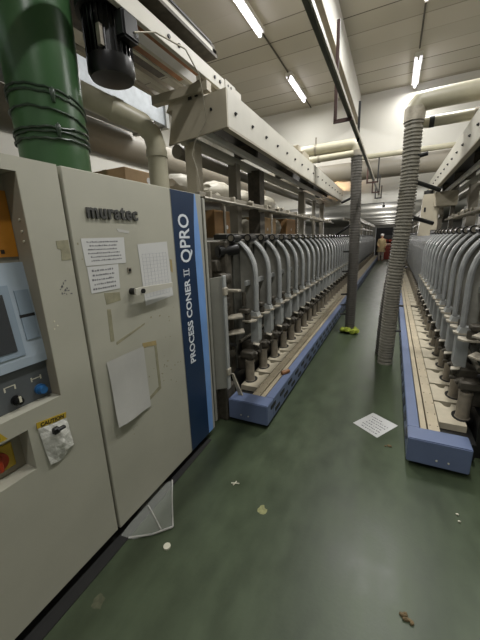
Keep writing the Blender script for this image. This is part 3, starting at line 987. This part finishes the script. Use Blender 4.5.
# beige pipe behind the cabinet
bp = thing('elbow_pipe', 'beige plastic pipe with an elbow dropping behind the cabinet', 'pipe', (-1.69, 2.08, 1.3))
bm = nb()
pts = [(-2.15, 1.35, 2.60), (-1.80, 1.88, 2.40), (-1.735, 1.99, 2.36), (-1.70, 2.05, 2.30), (-1.69, 2.07, 2.22), (-1.69, 2.08, 1.2)]
tube(bm, pts, .074, 24)
obj('pipe', bm, M['pipe'], bp, smooth=True)
for (a, b) in [((-1.845, 1.81, 2.425), (-1.81, 1.865, 2.405)), ((-1.69, 2.07, 2.19), (-1.69, 2.07, 2.14))]:
    obj('collar', cyl(nb(), a, b, .08, 24), M['pipe'], bp, smooth=True)

# galvanised rectangular duct, upper left
rd = thing('sheet_metal_duct', 'pale galvanised rectangular duct running above and behind the elbow pipe', 'duct', (-2.5, 1.5, 2.7))
obj('duct_body', box(nb(), (-2.75, -1., 2.72), (-2.3, 3.05, 2.98), .004), M['ductblue'], rd)
bm = nb(); box(bm, (-2.77, 3.0, 2.70), (-2.28, 3.05, 3.0))
obj('end_flange', bm, M['lightgrey'], rd)
bm = nb(); box(bm, (-2.72, .4, 2.98), (-2.69, .43, CZ)); box(bm, (-2.4, 2.6, 2.98), (-2.37, 2.63, CZ))
split_obj('hanger', bm, M['steel'], rd)
# lower long grey duct behind machine
o = obj('wall_duct', cyl(nb(), (-2.95, -1, 2.62), (-2.95, 7.2, 2.62), .17, 24), M['duct'], smooth=True)
tag(o, 'long grey round duct running behind the left gantry toward the far wall', 'duct')

# ------------------------------------------------------------------ hoses and pipes in the aisle
def corr(bm, pts, r, pitch=.03, amp=.16, n=24):
    """ribbed hose along a poly-line"""
    P = [Vector(p) for p in pts]
    out, rs = [], []
    i = 0
    for a, b in zip(P, P[1:]):
        L_ = (b-a).length
        k = max(2, int(L_/pitch))
        for q in range(k):
            for (f_, rr) in ((0, r), (.45, r), (.55, r*(1-amp)), (.95, r*(1-amp))):
                out.append(a+(b-a)*((q+f_)/k)); rs.append(rr)
    out.append(P[-1]); rs.append(r)
    return tube(bm, out, rs, n)
def smoothpath(pts, n=10):
    out = []
    P = [Vector(p) for p in pts]
    for i in range(len(P)-1):
        p0, p1, p2, p3 = P[max(i-1, 0)], P[i], P[i+1], P[min(i+2, len(P)-1)]
        for k in range(n):
            t = k/n
            out.append(.5*((2*p1)+(p2-p0)*t+(2*p0-5*p1+4*p2-p3)*t*t+(3*p1-p0-3*p2+p3)*t**3))
    out.append(P[-1])
    return out
# right front hose
h1 = thing('suction_hose', 'ribbed beige suction hose, wider front one, rising from the floor beside the right machine', 'hose', (.03, 3.87, 0))
obj('ribbed_tube', corr(nb(), smoothpath([(.02, 3.87, 0), (.03, 3.87, .5), (.045, 3.87, 1.0), (.085, 3.87, 1.6), (.095, 3.87, 2.1), (.09, 3.87, 2.60)], 4), .085), M['hosel'], h1, smooth=True)
bm = nb(); cyl(bm, (.09, 3.87, 2.58), (.09, 3.87, 2.70), .094, 24)
obj('cuff', bm, M['mechl'], h1, smooth=True)
bm = nb()
for (za, zb, xa, xb) in [(2.03, 1.95, .15, .40), (1.68, 1.61, .15, .37)]:
    cyl(bm, (xa, 3.9, za), (xb, 4.1, zb), .022, 12)
cyl(bm, (.16, 3.85, 2.26), (.24, 3.83, 2.27), .02, 10)
split_obj('support_rod', bm, M['black'], h1, smooth=True)
bm = nb()
for z in (.42, .72, 1.15):
    cyl(bm, (.1, 3.85, z), (.16, 3.85, z), .012, 8)
split_obj('clamp_bolt', bm, M['black'], h1)
h2 = thing('suction_hose', 'dark ribbed hose standing close behind the wider beige one at the right', 'hose', (-.02, 4.2, 0))
obj('ribbed_tube', corr(nb(), smoothpath([(-.045, 4.2, 0), (-.03, 4.2, .6), (.03, 4.18, 1.3), (.07, 4.12, 2.0), (.09, 4.08, 2.55)], 4), .06), M['hose'], h2, smooth=True)
# right overhead pipes
p1 = thing('overhead_pipe', 'thick beige pipe with an elbow joining the top of the right front hose', 'pipe', (1., 3.87, 2.7))
obj('pipe', tube(nb(), smoothpath([(.09, 3.87, 2.66), (.092, 3.87, 2.69), (.12, 3.87, 2.735), (.17, 3.87, 2.75), (.5, 3.87, 2.755), (1.6, 3.87, 2.755), (3.0, 3.87, 2.755)], 6), .086, 24), M['pipe'], p1, smooth=True)
bm = nb()
for x in (.66, 1.3):
    cyl(bm, (x, 3.87, 2.755), (x+.035, 3.87, 2.755), .091, 24)
    box(bm, (x+.01, 3.86, 2.87), (x+.025, 3.88, CZ))
obj('pipe_clamp', bm, M['brown'], p1)
p2 = thing('overhead_pipe', 'thinner beige pipe with a black band running just below the thick right pipe', 'pipe', (1., 3.95, 2.6))
obj('pipe', tube(nb(), [(.10, 4.06, 2.585), (.16, 4.02, 2.60), (3.0, 4.02, 2.60)], .052, 20), M['pipe'], p2, smooth=True)
obj('black_band', cyl(nb(), (.23, 4.02, 2.60), (.275, 4.02, 2.60), .055, 20), M['black'], p2, smooth=True)
obj('pipe_clamp', cyl(nb(), (.60, 4.02, 2.60), (.68, 4.02, 2.60), .056, 20), M['brown'], p2, smooth=True)
# left hose
h3 = thing('suction_hose', 'dark grey ribbed suction hose standing at the left machine, yellow rag at its foot', 'hose', (-.53, 5.05, 0))
obj('ribbed_tube', corr(nb(), smoothpath([(-.53, 5.05, 0), (-.53, 5.05, 1.4), (-.565, 5.05, 2.62)], 4), .078, .035, .10), M['hose'], h3, smooth=True)
bm = nb()
cyl(bm, (-.60, 5.05, 2.05), (-.75, 5.1, 2.0), .018, 10); cyl(bm, (-.60, 5.05, 1.66), (-.80, 5.1, 1.54), .018, 10)
for z in (1.28, .98, .62, .45, .30):
    cyl(bm, (-.60, 5.04, z), (-.68, 5.0, z), .014, 8)
split_obj('support_rod', bm, M['black'], h3, smooth=True)
obj('cuff', cyl(nb(), (-.565, 5.05, 2.60), (-.565, 5.05, 2.67), .088, 24), M['duct'], h3, smooth=True)
p3 = thing('overhead_pipe', 'thick beige pipe with an elbow meeting the top of the left hose', 'pipe', (-1., 5.05, 2.7))
obj('pipe', tube(nb(), smoothpath([(-1.7, 5.05, 2.76), (-.8, 5.05, 2.76), (-.65, 5.05, 2.76), (-.59, 5.05, 2.74), (-.566, 5.05, 2.69), (-.565, 5.05, 2.655)], 5), .075, 20), M['pipe'], p3, smooth=True)
bm = nb(); cyl(bm, (-1.16, 5.05, 2.76), (-1.13, 5.05, 2.76), .082, 20); box(bm, (-1.155, 5.04, 2.83), (-1.135, 5.06, 2.93))
obj('pipe_clamp', bm, M['steel'], p3)
p4 = thing('overhead_pipe', 'thinner beige pipe just below the thick pipe that meets the left hose', 'pipe', (-1., 5.05, 2.6))
obj('pipe', cyl(nb(), (-1.7, 5.0, 2.61), (-.60, 5.0, 2.63), .045, 18), M['pipe'], p4, smooth=True)
obj('pipe_clamp', cyl(nb(), (-1.10, 5.0, 2.62), (-1.07, 5.0, 2.62), .05, 18), M['brown'], p4, smooth=True)
# rag
bm = nb()
for k in range(7):
    a = k*.9
    blob(bm, (-.53+.1*math.cos(a), 4.99+.07*math.sin(a), .04+.015*(k % 3)), (.05, .05, .04), k, .3, 2)
o = obj('yellow_rag', bm, M['rag'], smooth=True)
tag(o, 'crumpled yellow-green rag around the foot of the left dark hose', 'rag')

# long conduit with hangers
cd_ = thing('cable_conduit', 'long olive conduit hung along the aisle under the white ceiling beam', 'conduit', (-.35, 4, 2.4))
bm = nb(); box(bm, (-.392, .2, 2.388), (-.370, 7.98, 2.422))
obj('dark_channel', bm, M['conduit'], cd_)
bm = nb(); box(bm, (-.370, .2, 2.392), (-.360, 7.98, 2.418))
obj('light_edge', bm, M['mechl'], cd_)
def hanger(y, xa, xb, z, la, lb, m1, m2):
    bm = nb()
    if la: box(bm, (xa-.012, y, z), (xa+.012, y+.02, z+la))
    box(bm, (xa-.012, y, z-.012), (xb+.012, y+.02, z+.012))
    h = obj('hanger', bm, M[m1], cd_)
    if lb:
        obj('hanger_rod', box(nb(), (xb-.01, y, z), (xb+.01, y+.02, z+lb)), M[m2], h)
hanger(2.77, -.485, -.37, 2.375, .66, 0, 'red', 'black')
hanger(3.38, -.375, -.375, 2.375, 0, .32, 'black', 'black')
hanger(5.85, -.47, -.31, 2.35, .34, .36, 'red', 'black')
hanger(7.2, -.47, -.34, 2.35, .30, .32, 'red', 'black')
hanger(7.8, -.44, -.32, 2.30, .25, .25, 'black', 'black')

# ducts crossing in front of the lintel wall
o = obj('cross_duct', cyl(nb(), (XL, 7.6, 2.86), (XR, 7.6, 2.86), .19, 28), M['duct'], smooth=True)
tag(o, 'wide grey duct crossing the room in front of the far white wall', 'duct')
o = obj('cross_pipe', cyl(nb(), (-.9, 7.35, 3.06), (XR, 7.35, 3.06), .05, 16), M['pipe'], smooth=True)
tag(o, 'thin beige pipe crossing just above the wide duct at the far wall', 'pipe')
# thin cable with a small camera
t = thing('security_camera', 'small dark camera at the end of a thin cable below the far white wall', 'camera', (-.25, 7.9, 2.1))
bm = nb(); box(bm, (-.29, 7.98, 2.11), (-.23, 8.08, 2.16), .005); cyl(bm, (-.26, 8.03, 2.15), (-.26, 8.03, 2.222), .01, 8)
obj('housing', bm, M['black'], t)
obj('cable', cyl(nb(), (-1.0, 8.01, 2.214), (-.26, 8.01, 2.214), .008, 6), M['black'], t)

# ------------------------------------------------------------------ lamps
def lamp(x, ya, yb, label, power, z=4.33, group=None):
    root = thing('fluorescent_lamp', label, 'lamp', (x, (ya+yb)/2, z), group)
    obj('housing', box(nb(), (x-.06, ya, z+.03), (x+.06, yb, CZ)), M['lampbody'], root)
    obj('tube', cyl(nb(), (x, ya+.03, z), (x, yb-.03, z), .022, 12), M['tube'], root, smooth=True)
    bm = nb(); box(bm, (x-.02, ya+.0, z-.025), (x+.02, ya+.03, z+.03)); box(bm, (x-.02, yb-.03, z-.025), (x+.02, yb, z+.03))
    obj('end_cap', bm, M['lampbody'], root)
    bm = nb(); cyl(bm, (x, yb+.02, CZ-.015), (x, min(yb+1.3, YW), CZ-.015), .012, 8)
    obj('wiring_conduit', bm, M['mech'], root)
    ld = bpy.data.lights.new('lamp_light', 'AREA')
    ld.shape = 'RECTANGLE'; ld.size = .12; ld.size_y = yb-ya; ld.energy = power; ld.color = (1, .99, .965)
    lo = bpy.data.objects.new('lamp_light', ld); COL.objects.link(lo)
    lo.location = (x, (ya+yb)/2, z-.04)
    return root
LP = 42
lamp(-1.95, 3.75, 4.93, 'nearer glowing fluorescent tube of the left ceiling row', 60)
lamp(-1.95, 6.26, 7.40, 'farther glowing fluorescent tube of the left ceiling row, near the far wall', 22)
lamp(.135, 6.75, 7.90, 'glowing fluorescent tube of the right ceiling row, closest to the far wall', 16)
lamp(.135, 4.10, 5.30, 'glowing fluorescent tube of the right ceiling row, cut by the upper photo edge', 75)
lamp(.135, 1.3, 2.5, 'fluorescent tube of the right ceiling row, nearly overhead', 45)
lamp(-1.95, -1.2, 0.0, 'unseen fluorescent tube added to the left ceiling row, overhead behind the viewer', 25)  # unseen, added for more light in the room
lamp(.135, -1.5, -.3, 'unseen fluorescent tube added to the right ceiling row, behind the viewer', 28)  # unseen, added to light the unit plates and cabinet front
lamp(2.6, 4.10, 5.30, 'unseen fluorescent tube added above the right machine, beyond the frame', LP)  # unseen extra light for the right bay
def area(loc, sx, sy, e, col=(1, .99, .96), rot=(0, 0, 0)):
    ld = bpy.data.lights.new('far_light', 'AREA')
    ld.shape = 'RECTANGLE'; ld.size = sx; ld.size_y = sy; ld.energy = e; ld.color = col
    lo = bpy.data.objects.new('far_light', ld); COL.objects.link(lo)
    lo.location = loc; lo.rotation_euler = rot
for (lx, y) in ((-.3, 9.2), (-.3, 11.5), (-.3, 14), (-.3, 17), (-.3, 20), (-.3, 23), (-2.6, 9.5), (-2.6, 13), (2.4, 9.5)):  # added point fills that brighten the far section, no fixtures there
    q = bpy.data.lights.new('far_fill', 'POINT'); q.energy = 11 if lx == -.3 else 14; q.shadow_soft_size = .1; q.color = (1, .97, .93)
    qo = bpy.data.objects.new('far_fill', q); COL.objects.link(qo); qo.location = (lx, y, 1.95)
area((-3.4, 5.5, 3.9), .3, 3., 22)
area((3.2, 5.5, 3.9), .3, 3., 40)
# added warm point light for the orange wall glow under the cross duct
pl_ = bpy.data.lights.new('warm_glow', 'POINT'); pl_.energy = 15; pl_.color = (1, .62, .32); pl_.shadow_soft_size = .08
po = bpy.data.objects.new('warm_glow', pl_); COL.objects.link(po); po.location = (-1.25, 7.75, 2.52)

# ------------------------------------------------------------------ goods behind the left machine
rk = thing('storage_rack', 'long steel rack with two shelves behind the left machine', 'rack', (-2.5, 5.2, 0))
for z in (1.55, 2.05):
    obj('shelf', box(nb(), (-2.95, 2.2, z-.03), (-2.2, 8.0 - .1, z)), M['duct'], rk)
for y in (2.2, 4.05, 6.0, 7.85):
    obj('upright', box(nb(), (-2.25, y, 0), (-2.2, y+.05, 2.05)), M['steel'], rk)
    obj('upright', box(nb(), (-2.95, y, 0), (-2.9, y+.05, 2.05)), M['steel'], rk)
def carton(x, y, z, w, d, h, m, label):
    b = nb(); box(b, (x-w, y, z), (x, y+d, z+h), .006)
    t = thing('carton', label, 'box', (x-w/2, y+d/2, z))
    obj('box_body', b, M[m], t)
    b = nb(); box(b, (x-w*.55, y-.001, z+h*.0), (x-w*.45, y+d+.001, z+h+.001)); 
    obj('tape_strip', b, M['tape'], t)
    b = nb(); cyl(b, (x-.001, y+d*.5, z+h*.4), (x+.001, y+d*.5, z+h*.4), .03, 12)
    obj('sticker', b, M['paper'], t)
carton(-2.22, 3.8, 1.55, .5, .72, .37, 'carton', 'brown carton with a white sticker on the rack, nearest beyond the cabinet stripe')
carton(-2.22, 5.35, 1.55, .5, .95, .36, 'carton2', 'wide pale brown carton on the rack just beyond the dark gantry post')
carton(-2.22, 7.05, 1.55, .5, .70, .40, 'carton', 'small brown carton among white sacks toward the far end of the rack')
carton(-2.22, 2.25, 2.05, .5, .62, .13, 'carton2', 'flat torn carton on the upper rack shelf above the cabinet top')
def sack(c, r, label, seed):
    o = obj('white_sack', blob(nb(), (c[0], c[1], c[2]+r[2]*.96), r, seed, .07, 3), M['bag'], smooth=True)
    tag(o, label, 'sack', 'white sacks on the rack')
for i, (c, r) in enumerate([((-2.45, 4.68, 1.55), (.22, .16, .17)), ((-2.45, 5.12, 1.55), (.22, .2, .17)), ((-2.45, 6.62, 1.55), (.22, .28, .2)),
                           ((-2.45, 3.4, 2.05), (.22, .32, .14)), ((-2.45, 4.3, 2.05), (.22, .35, .16)), ((-2.45, 5.2, 2.05), (.22, .35, .15)), ((-2.45, 6.2, 2.05), (.22, .4, .16))]):
    sack(c, r, 'lumpy white sack on the rack behind the left machine', i)
# white cartons on a low rack behind the right machine
rk2 = thing('storage_rack', 'steel rack carrying white cartons behind the right machine', 'rack', (1.5, 5.5, 0))
obj('shelf', box(nb(), (1.15, 3.2, 1.45), (1.8, 7.9, 1.48)), M['duct'], rk2)
for y in (3.2, 5.5, 7.85):
    obj('upright', box(nb(), (1.15, y, 0), (1.2, y+.05, 1.45)), M['steel'], rk2)
    obj('upright', box(nb(), (1.75, y, 0), (1.8, y+.05, 1.45)), M['steel'], rk2)
for i, (y, d, lb) in enumerate([(4.6, 1.0, 'white carton on the right rack, nearest one beyond the gantry posts'), (6.4, 1.3, 'white carton on the right rack, second one along from the gantry posts')]):
    b = nb(); box(b, (1.2, y, 1.48), (1.7, y+d, 2.0), .01)
    t = thing('carton', lb, 'box', (1.45, y+.5, 1.48))
    obj('box_body', b, M['paper'], t)
    obj('tape_strip', box(nb(), (1.199, y, 1.74), (1.7, y+d, 1.78)), M['paperg'], t)

# ------------------------------------------------------------------ things on the floor and base
fp = obj('floor_paper', prism(nb(), [(-.183, 2.409, .002), (.006, 2.273, .002), (.151, 2.504, .002), (-.042, 2.633, .002)], (0, 0, .001)), M['paper'])
tag(fp, 'white printed sheet lying askew on the green floor of the aisle', 'paper')
d1 = Vector((.189, -.136, 0)).normalized(); d2 = Vector((.145, .231, 0)).normalized()
bm = nb()
rnd = random.Random(2)
o_ = Vector((-.183, 2.409, .0032))
for r_ in range(6):
    t0 = .03+.035*r_
    u = .03 if r_ == 5 else rnd.uniform(.02, .06)
    while u < (.20 if r_ < 5 else .12):
        w = rnd.uniform(.006, .016)
        a = o_+d2*(t0)+d1*u
        prism(bm, [a, a+d1*w, a+d1*w+d2*.010, a+d2*.010], (0, 0, .0004))
        u += w+rnd.uniform(.003, .012)
obj('printed_lines', bm, M['ink'], fp)
def litter(name, x, y, r, m, label, cat, n=4, seed=1, flat_=.3):
    bm = nb(); rnd = random.Random(seed)
    for k in range(n):
        blob(bm, (x+rnd.uniform(-r, r), y+rnd.uniform(-r, r), r*flat_*.8), (r*.6, r*rnd.uniform(.3, .6), r*flat_), seed+k, .35, 1)
    o = obj(name, bm, M[m])
    tag(o, label, cat)
litter('dry_leaf', .173, 1.064, .02, 'leaf', 'curled dry brown scrap on the floor close to the lower photo edge', 'scrap', 5, 3, .4)
litter('dry_leaf', .083, 2.191, .018, 'leaf', 'small dry brown scrap on the floor beside the white sheet', 'scrap', 4, 5, .4)
bm = nb()
cyl(bm, (-.81, 1.42, .005), (-.76, 1.435, .005), .004, 6); cyl(bm, (-.79, 1.41, .005), (-.785, 1.445, .005), .004, 6)
tag(obj('plastic_scrap', bm, M['lint']), 'tiny white cross-shaped plastic scrap on the floor near the cabinet', 'scrap')
bm = nb(); tube(bm, [(-.916, .913, 0), (-.916, .913, .008), (-.916, .913, .0081)], [.018, .018, .008], 16)
tag(obj('bottle_cap', bm, M['lint']), 'round pale plastic disc on the floor beside the clear film', 'disc')
def stain(x, y, r, label, m='stain', seed=0):
    rnd = random.Random(seed)
    pts = []
    for k in range(16):
        a = 2*PI*k/16
        q = r*rnd.uniform(.6, 1.1)
        pts.append((x+q*math.cos(a), y+q*math.sin(a)*1.3, .0006))
    o = obj('floor_stain', poly(nb(), pts), M[m])
    tag(o, label, 'stain')
stain(-.557, 1.315, .028, 'pale yellow worn spot on the green floor left of the aisle centre', seed=2)
stain(-1.03, .59, .03, 'dull tan worn spot on the floor at the foot of the cabinet', 'spot', 4)
for i, (x, y) in enumerate([(.432, 1.719), (.434, 1.673)]):
    bm = nb(); blob(bm, (x, y, .006), (.008, .006, .005), i, .3, 1)
    tag(obj('lint_bit', bm, M['lint']), ['white lint speck on the floor before the right base, the one closer to it', 'white lint speck on the floor before the right base, the one farther from it'][i], 'lint')
# clear film lying under the cabinet edge
fl = obj('clear_film', nb_ := None or prism(nb(), [(-1.18, .86, .004), (-1.10, .87, .004), (-.955, 1.012, .006), (-1.165, 1.276, .012), (-1.22, 1.2, .02)], (0, 0, .0008)), M['sheet'])
tag(fl, 'crumpled clear plastic film on the floor sticking out under the cabinet', 'film')
bm = nb()
tube(bm, [(-1.13, .865, .007), (-1.03, .93, .009), (-.955, 1.012, .009)], .005, 6)
tube(bm, [(-.955, 1.012, .009), (-1.06, 1.14, .012), (-1.165, 1.276, .016)], .004, 6)
tube(bm, [(-1.0, .97, .009), (-1.09, 1.02, .010), (-1.17, 1.06, .014)], .004, 6)
obj('folded_edge', bm, M['paperg'], fl)
# wooden bobbin on the base rail
bm = nb()
tube(bm, [(-.885, 2.66, .225), (-.873, 2.675, .226), (-.845, 2.715, .230), (-.835, 2.73, .231)], [.02, .022, .022, .020], 16)
wb = obj('spare_bobbin', bm, M['woodbob'], smooth=True)
tag(wb, 'short brown bobbin lying loose on the left machine base rail', 'bobbin')

# ------------------------------------------------------------------ far end of the aisle
py, px = 20.6, -.625
ps = thing('person', 'person in a khaki tunic and white cap standing at the far end of the aisle', 'person', (px, py, 0))
def skin_body(joints, bones, radii):
    me = bpy.data.meshes.new('person_body')
    me.from_pydata([Vector(j) for j in joints], bones, [])
    o = bpy.data.objects.new('tmp_body', me); COL.objects.link(o)
    mod = o.modifiers.new('skin', 'SKIN')
    for i, r in enumerate(radii):
        me.skin_vertices[0].data[i].radius = (r, r)
    me.skin_vertices[0].data[0].use_root = True
    sub = o.modifiers.new('sub', 'SUBSURF'); sub.levels = 1
    dg = bpy.context.evaluated_depsgraph_get()
    m2 = bpy.data.meshes.new_from_object(o.evaluated_get(dg))
    bm = nb(); bm.from_mesh(m2)
    bpy.data.objects.remove(o); bpy.data.meshes.remove(m2)
    return bm
def PP(x, y, z): return (px+x, py+y, z*.95)
J = [PP(0, 0, .90), PP(0, 0, 1.08), PP(0, 0, 1.28), PP(0, -.01, 1.40), PP(0, -.02, 1.47), PP(0, -.02, 1.56),
     PP(-.15, 0, 1.33), PP(-.20, -.02, 1.07), PP(-.16, -.15, .92), PP(-.14, -.22, .90),
     PP(.15, 0, 1.33), PP(.20, 0, 1.07), PP(.20, -.10, .86), PP(.20, -.13, .79),
     PP(-.09, 0, .82), PP(-.09, -.01, .47), PP(-.09, .02, .09), PP(-.09, -.12, .045),
     PP(.09, 0, .82), PP(.09, -.01, .47), PP(.10, .02, .09), PP(.10, -.12, .045)]
Bn = [(0, 1), (1, 2), (2, 3), (3, 4), (4, 5), (2, 6), (6, 7), (7, 8), (8, 9), (2, 10), (10, 11), (11, 12), (12, 13), (0, 14), (14, 15), (15, 16), (16, 17), (0, 18), (18, 19), (19, 20), (20, 21)]
Rr = [.13, .11, .125, .06, .07, .075, .06, .042, .034, .028, .06, .042, .034, .028, .085, .06, .045, .04, .085, .06, .045, .04]
obj('body', skin_body(J, Bn, Rr), M['skin'], ps, smooth=True)
bm = nb()
def ell(bm, rows_, n=20):
    prev = None
    for (x, y, z, rx, ry) in rows_:
        r_ = [bm.verts.new((px+x+rx*math.cos(2*PI*k/n), py+y+ry*math.sin(2*PI*k/n), z*.95)) for k in range(n)]
        if prev:
            for k in range(n): bm.faces.new((prev[k], prev[(k+1) % n], r_[(k+1) % n], r_[k]))
        prev = r_
    return bm
ell(bm, [(0, 0, .58, .24, .19), (0, 0, .85, .20, .16), (0, 0, 1.05, .165, .135), (0, 0, 1.25, .19, .14), (0, 0, 1.35, .17, .11), (0, -.01, 1.40, .08, .08)])
for sx, el, ha in ((-1, (-.20, -.02, 1.07), (-.165, -.13, .94)), (1, (.20, 0, 1.07), (.20, -.08, .89))):
    tube(bm, [PP(sx*.13, 0, 1.34), PP(*el), PP(*ha)], [.078, .06, .05], 10)
obj('tunic', bm, M['tunic'], ps, smooth=True)
bm = nb()
for sx in (-1, 1):
    tube(bm, [PP(sx*.09, 0, .80), PP(sx*.09, -.005, .47), PP(sx*.095, .015, .10)], [.10, .075, .062], 12)
obj('trousers', bm, M['trouser'], ps, smooth=True)
bm = nb(); blob(bm, PP(0, .005, 1.60), (.105, .115, .085), 1, .02, 3)
obj('cap', bm, M['cap'], ps, smooth=True)
bm = nb(); blob(bm, PP(0, -.105, 1.53), (.013, .016, .018), 1, .0, 1)
blob(bm, PP(-.082, -.01, 1.53), (.012, .02, .028), 1, .0, 1); blob(bm, PP(.082, -.01, 1.53), (.012, .02, .028), 1, .0, 1)
obj('face', bm, M['skin'], ps, smooth=True)
bm = nb()
for sx in (-1, 1): blob(bm, PP(sx*.03, -.09, 1.55), (.012, .01, .007), 1, 0, 1)
box(bm, PP(-.022, -.094, 1.492), PP(.022, -.086, 1.498))
obj('eyes_and_mouth', bm, M['darkink'], ps)
# red bin with pink cloth, dark machine behind
rb = thing('red_bin', 'dark red bin with pale pink cloth on top at the end of the aisle', 'bin', (-.3, 22.5, 0))
bm = nb(); prism(bm, [(-.50, 22.2, 0), (.08, 22.2, 0), (.12, 22.2, .80), (-.54, 22.2, .80)], (0, .7, 0))
obj('bin_body', bm, M['drum'], rb)
obj('rim', box(nb(), (-.56, 22.17, .77), (.14, 22.93, .82), .01), M['drum'], rb)
bm = nb()
for k in range(6):
    blob(bm, (-.44+.09*k, 22.45+.06*(k % 3), .90+.01*(k % 2)), (.09, .13, .08), k, .15, 2)
o = obj('cloth_bundle', bm, M['pink'], smooth=True)
tag(o, 'pale pink cloth heaped on the red bin at the aisle end', 'cloth')
rk3 = thing('yarn_cart', 'dark red loaded cart standing behind the red bin at the aisle end', 'cart', (-.2, 24.3, 0))
bm = nb(); box(bm, (-.9, 24, .0), (.45, 24.6, .12), .02); box(bm, (-.9, 24.5, .1), (.45, 24.6, 1.5))
obj('frame', bm, M['black'], rk3)
bm = nb()
for i in range(5):
    for j in range(4):
        blob(bm, (-.75+.27*i, 24.2, .27+.28*j), (.13, .17, .13), i*5+j, .08, 2)
obj('load', bm, M['drum'], rk3, smooth=True)
# low gantry rails beyond the wall
for s_, xx, lb in ((-1, -1.15, 'low pale rail frame above the left covered machine beyond the wall'), (1, .60, 'low pale rail frame above the right covered machine beyond the wall')):
    t = thing('rail_frame', lb, 'rail', (xx, 14, 1.5))
    ya, yb = (10.6, 22.5) if s_ < 0 else (6.7, 22.5)
    bm = nb(); box(bm, (xx, ya, 2.02), (xx+s_*.05, yb, 2.14)); box(bm, (xx+s_*.3, ya, 2.02), (xx+s_*.35, yb, 2.10))
    split_obj('rail', bm, M['white'], t)
    bm = nb()
    y = ya+.2
    while y < yb:
        box(bm, (xx+s_*.1, y, 1.54), (xx+s_*.17, y+.07, 2.03)); box(bm, (xx, y, 2.0), (xx+s_*.35, y+.05, 2.03))
        y += 2.
    split_obj('post', bm, M['duct'], t)
    bm = nb(); box(bm, (xx+s_*.1, ya, 1.78), (xx+s_*.16, yb, 1.83))
    obj('lower_rail', bm, M['duct'], t)

# ------------------------------------------------------------------ world
w = bpy.data.worlds.new('world')
sc.world = w
w.use_nodes = True
bg = w.node_tree.nodes['Background']
bg.inputs['Color'].default_value = (1, .98, .94, 1)
bg.inputs['Strength'].default_value = .16
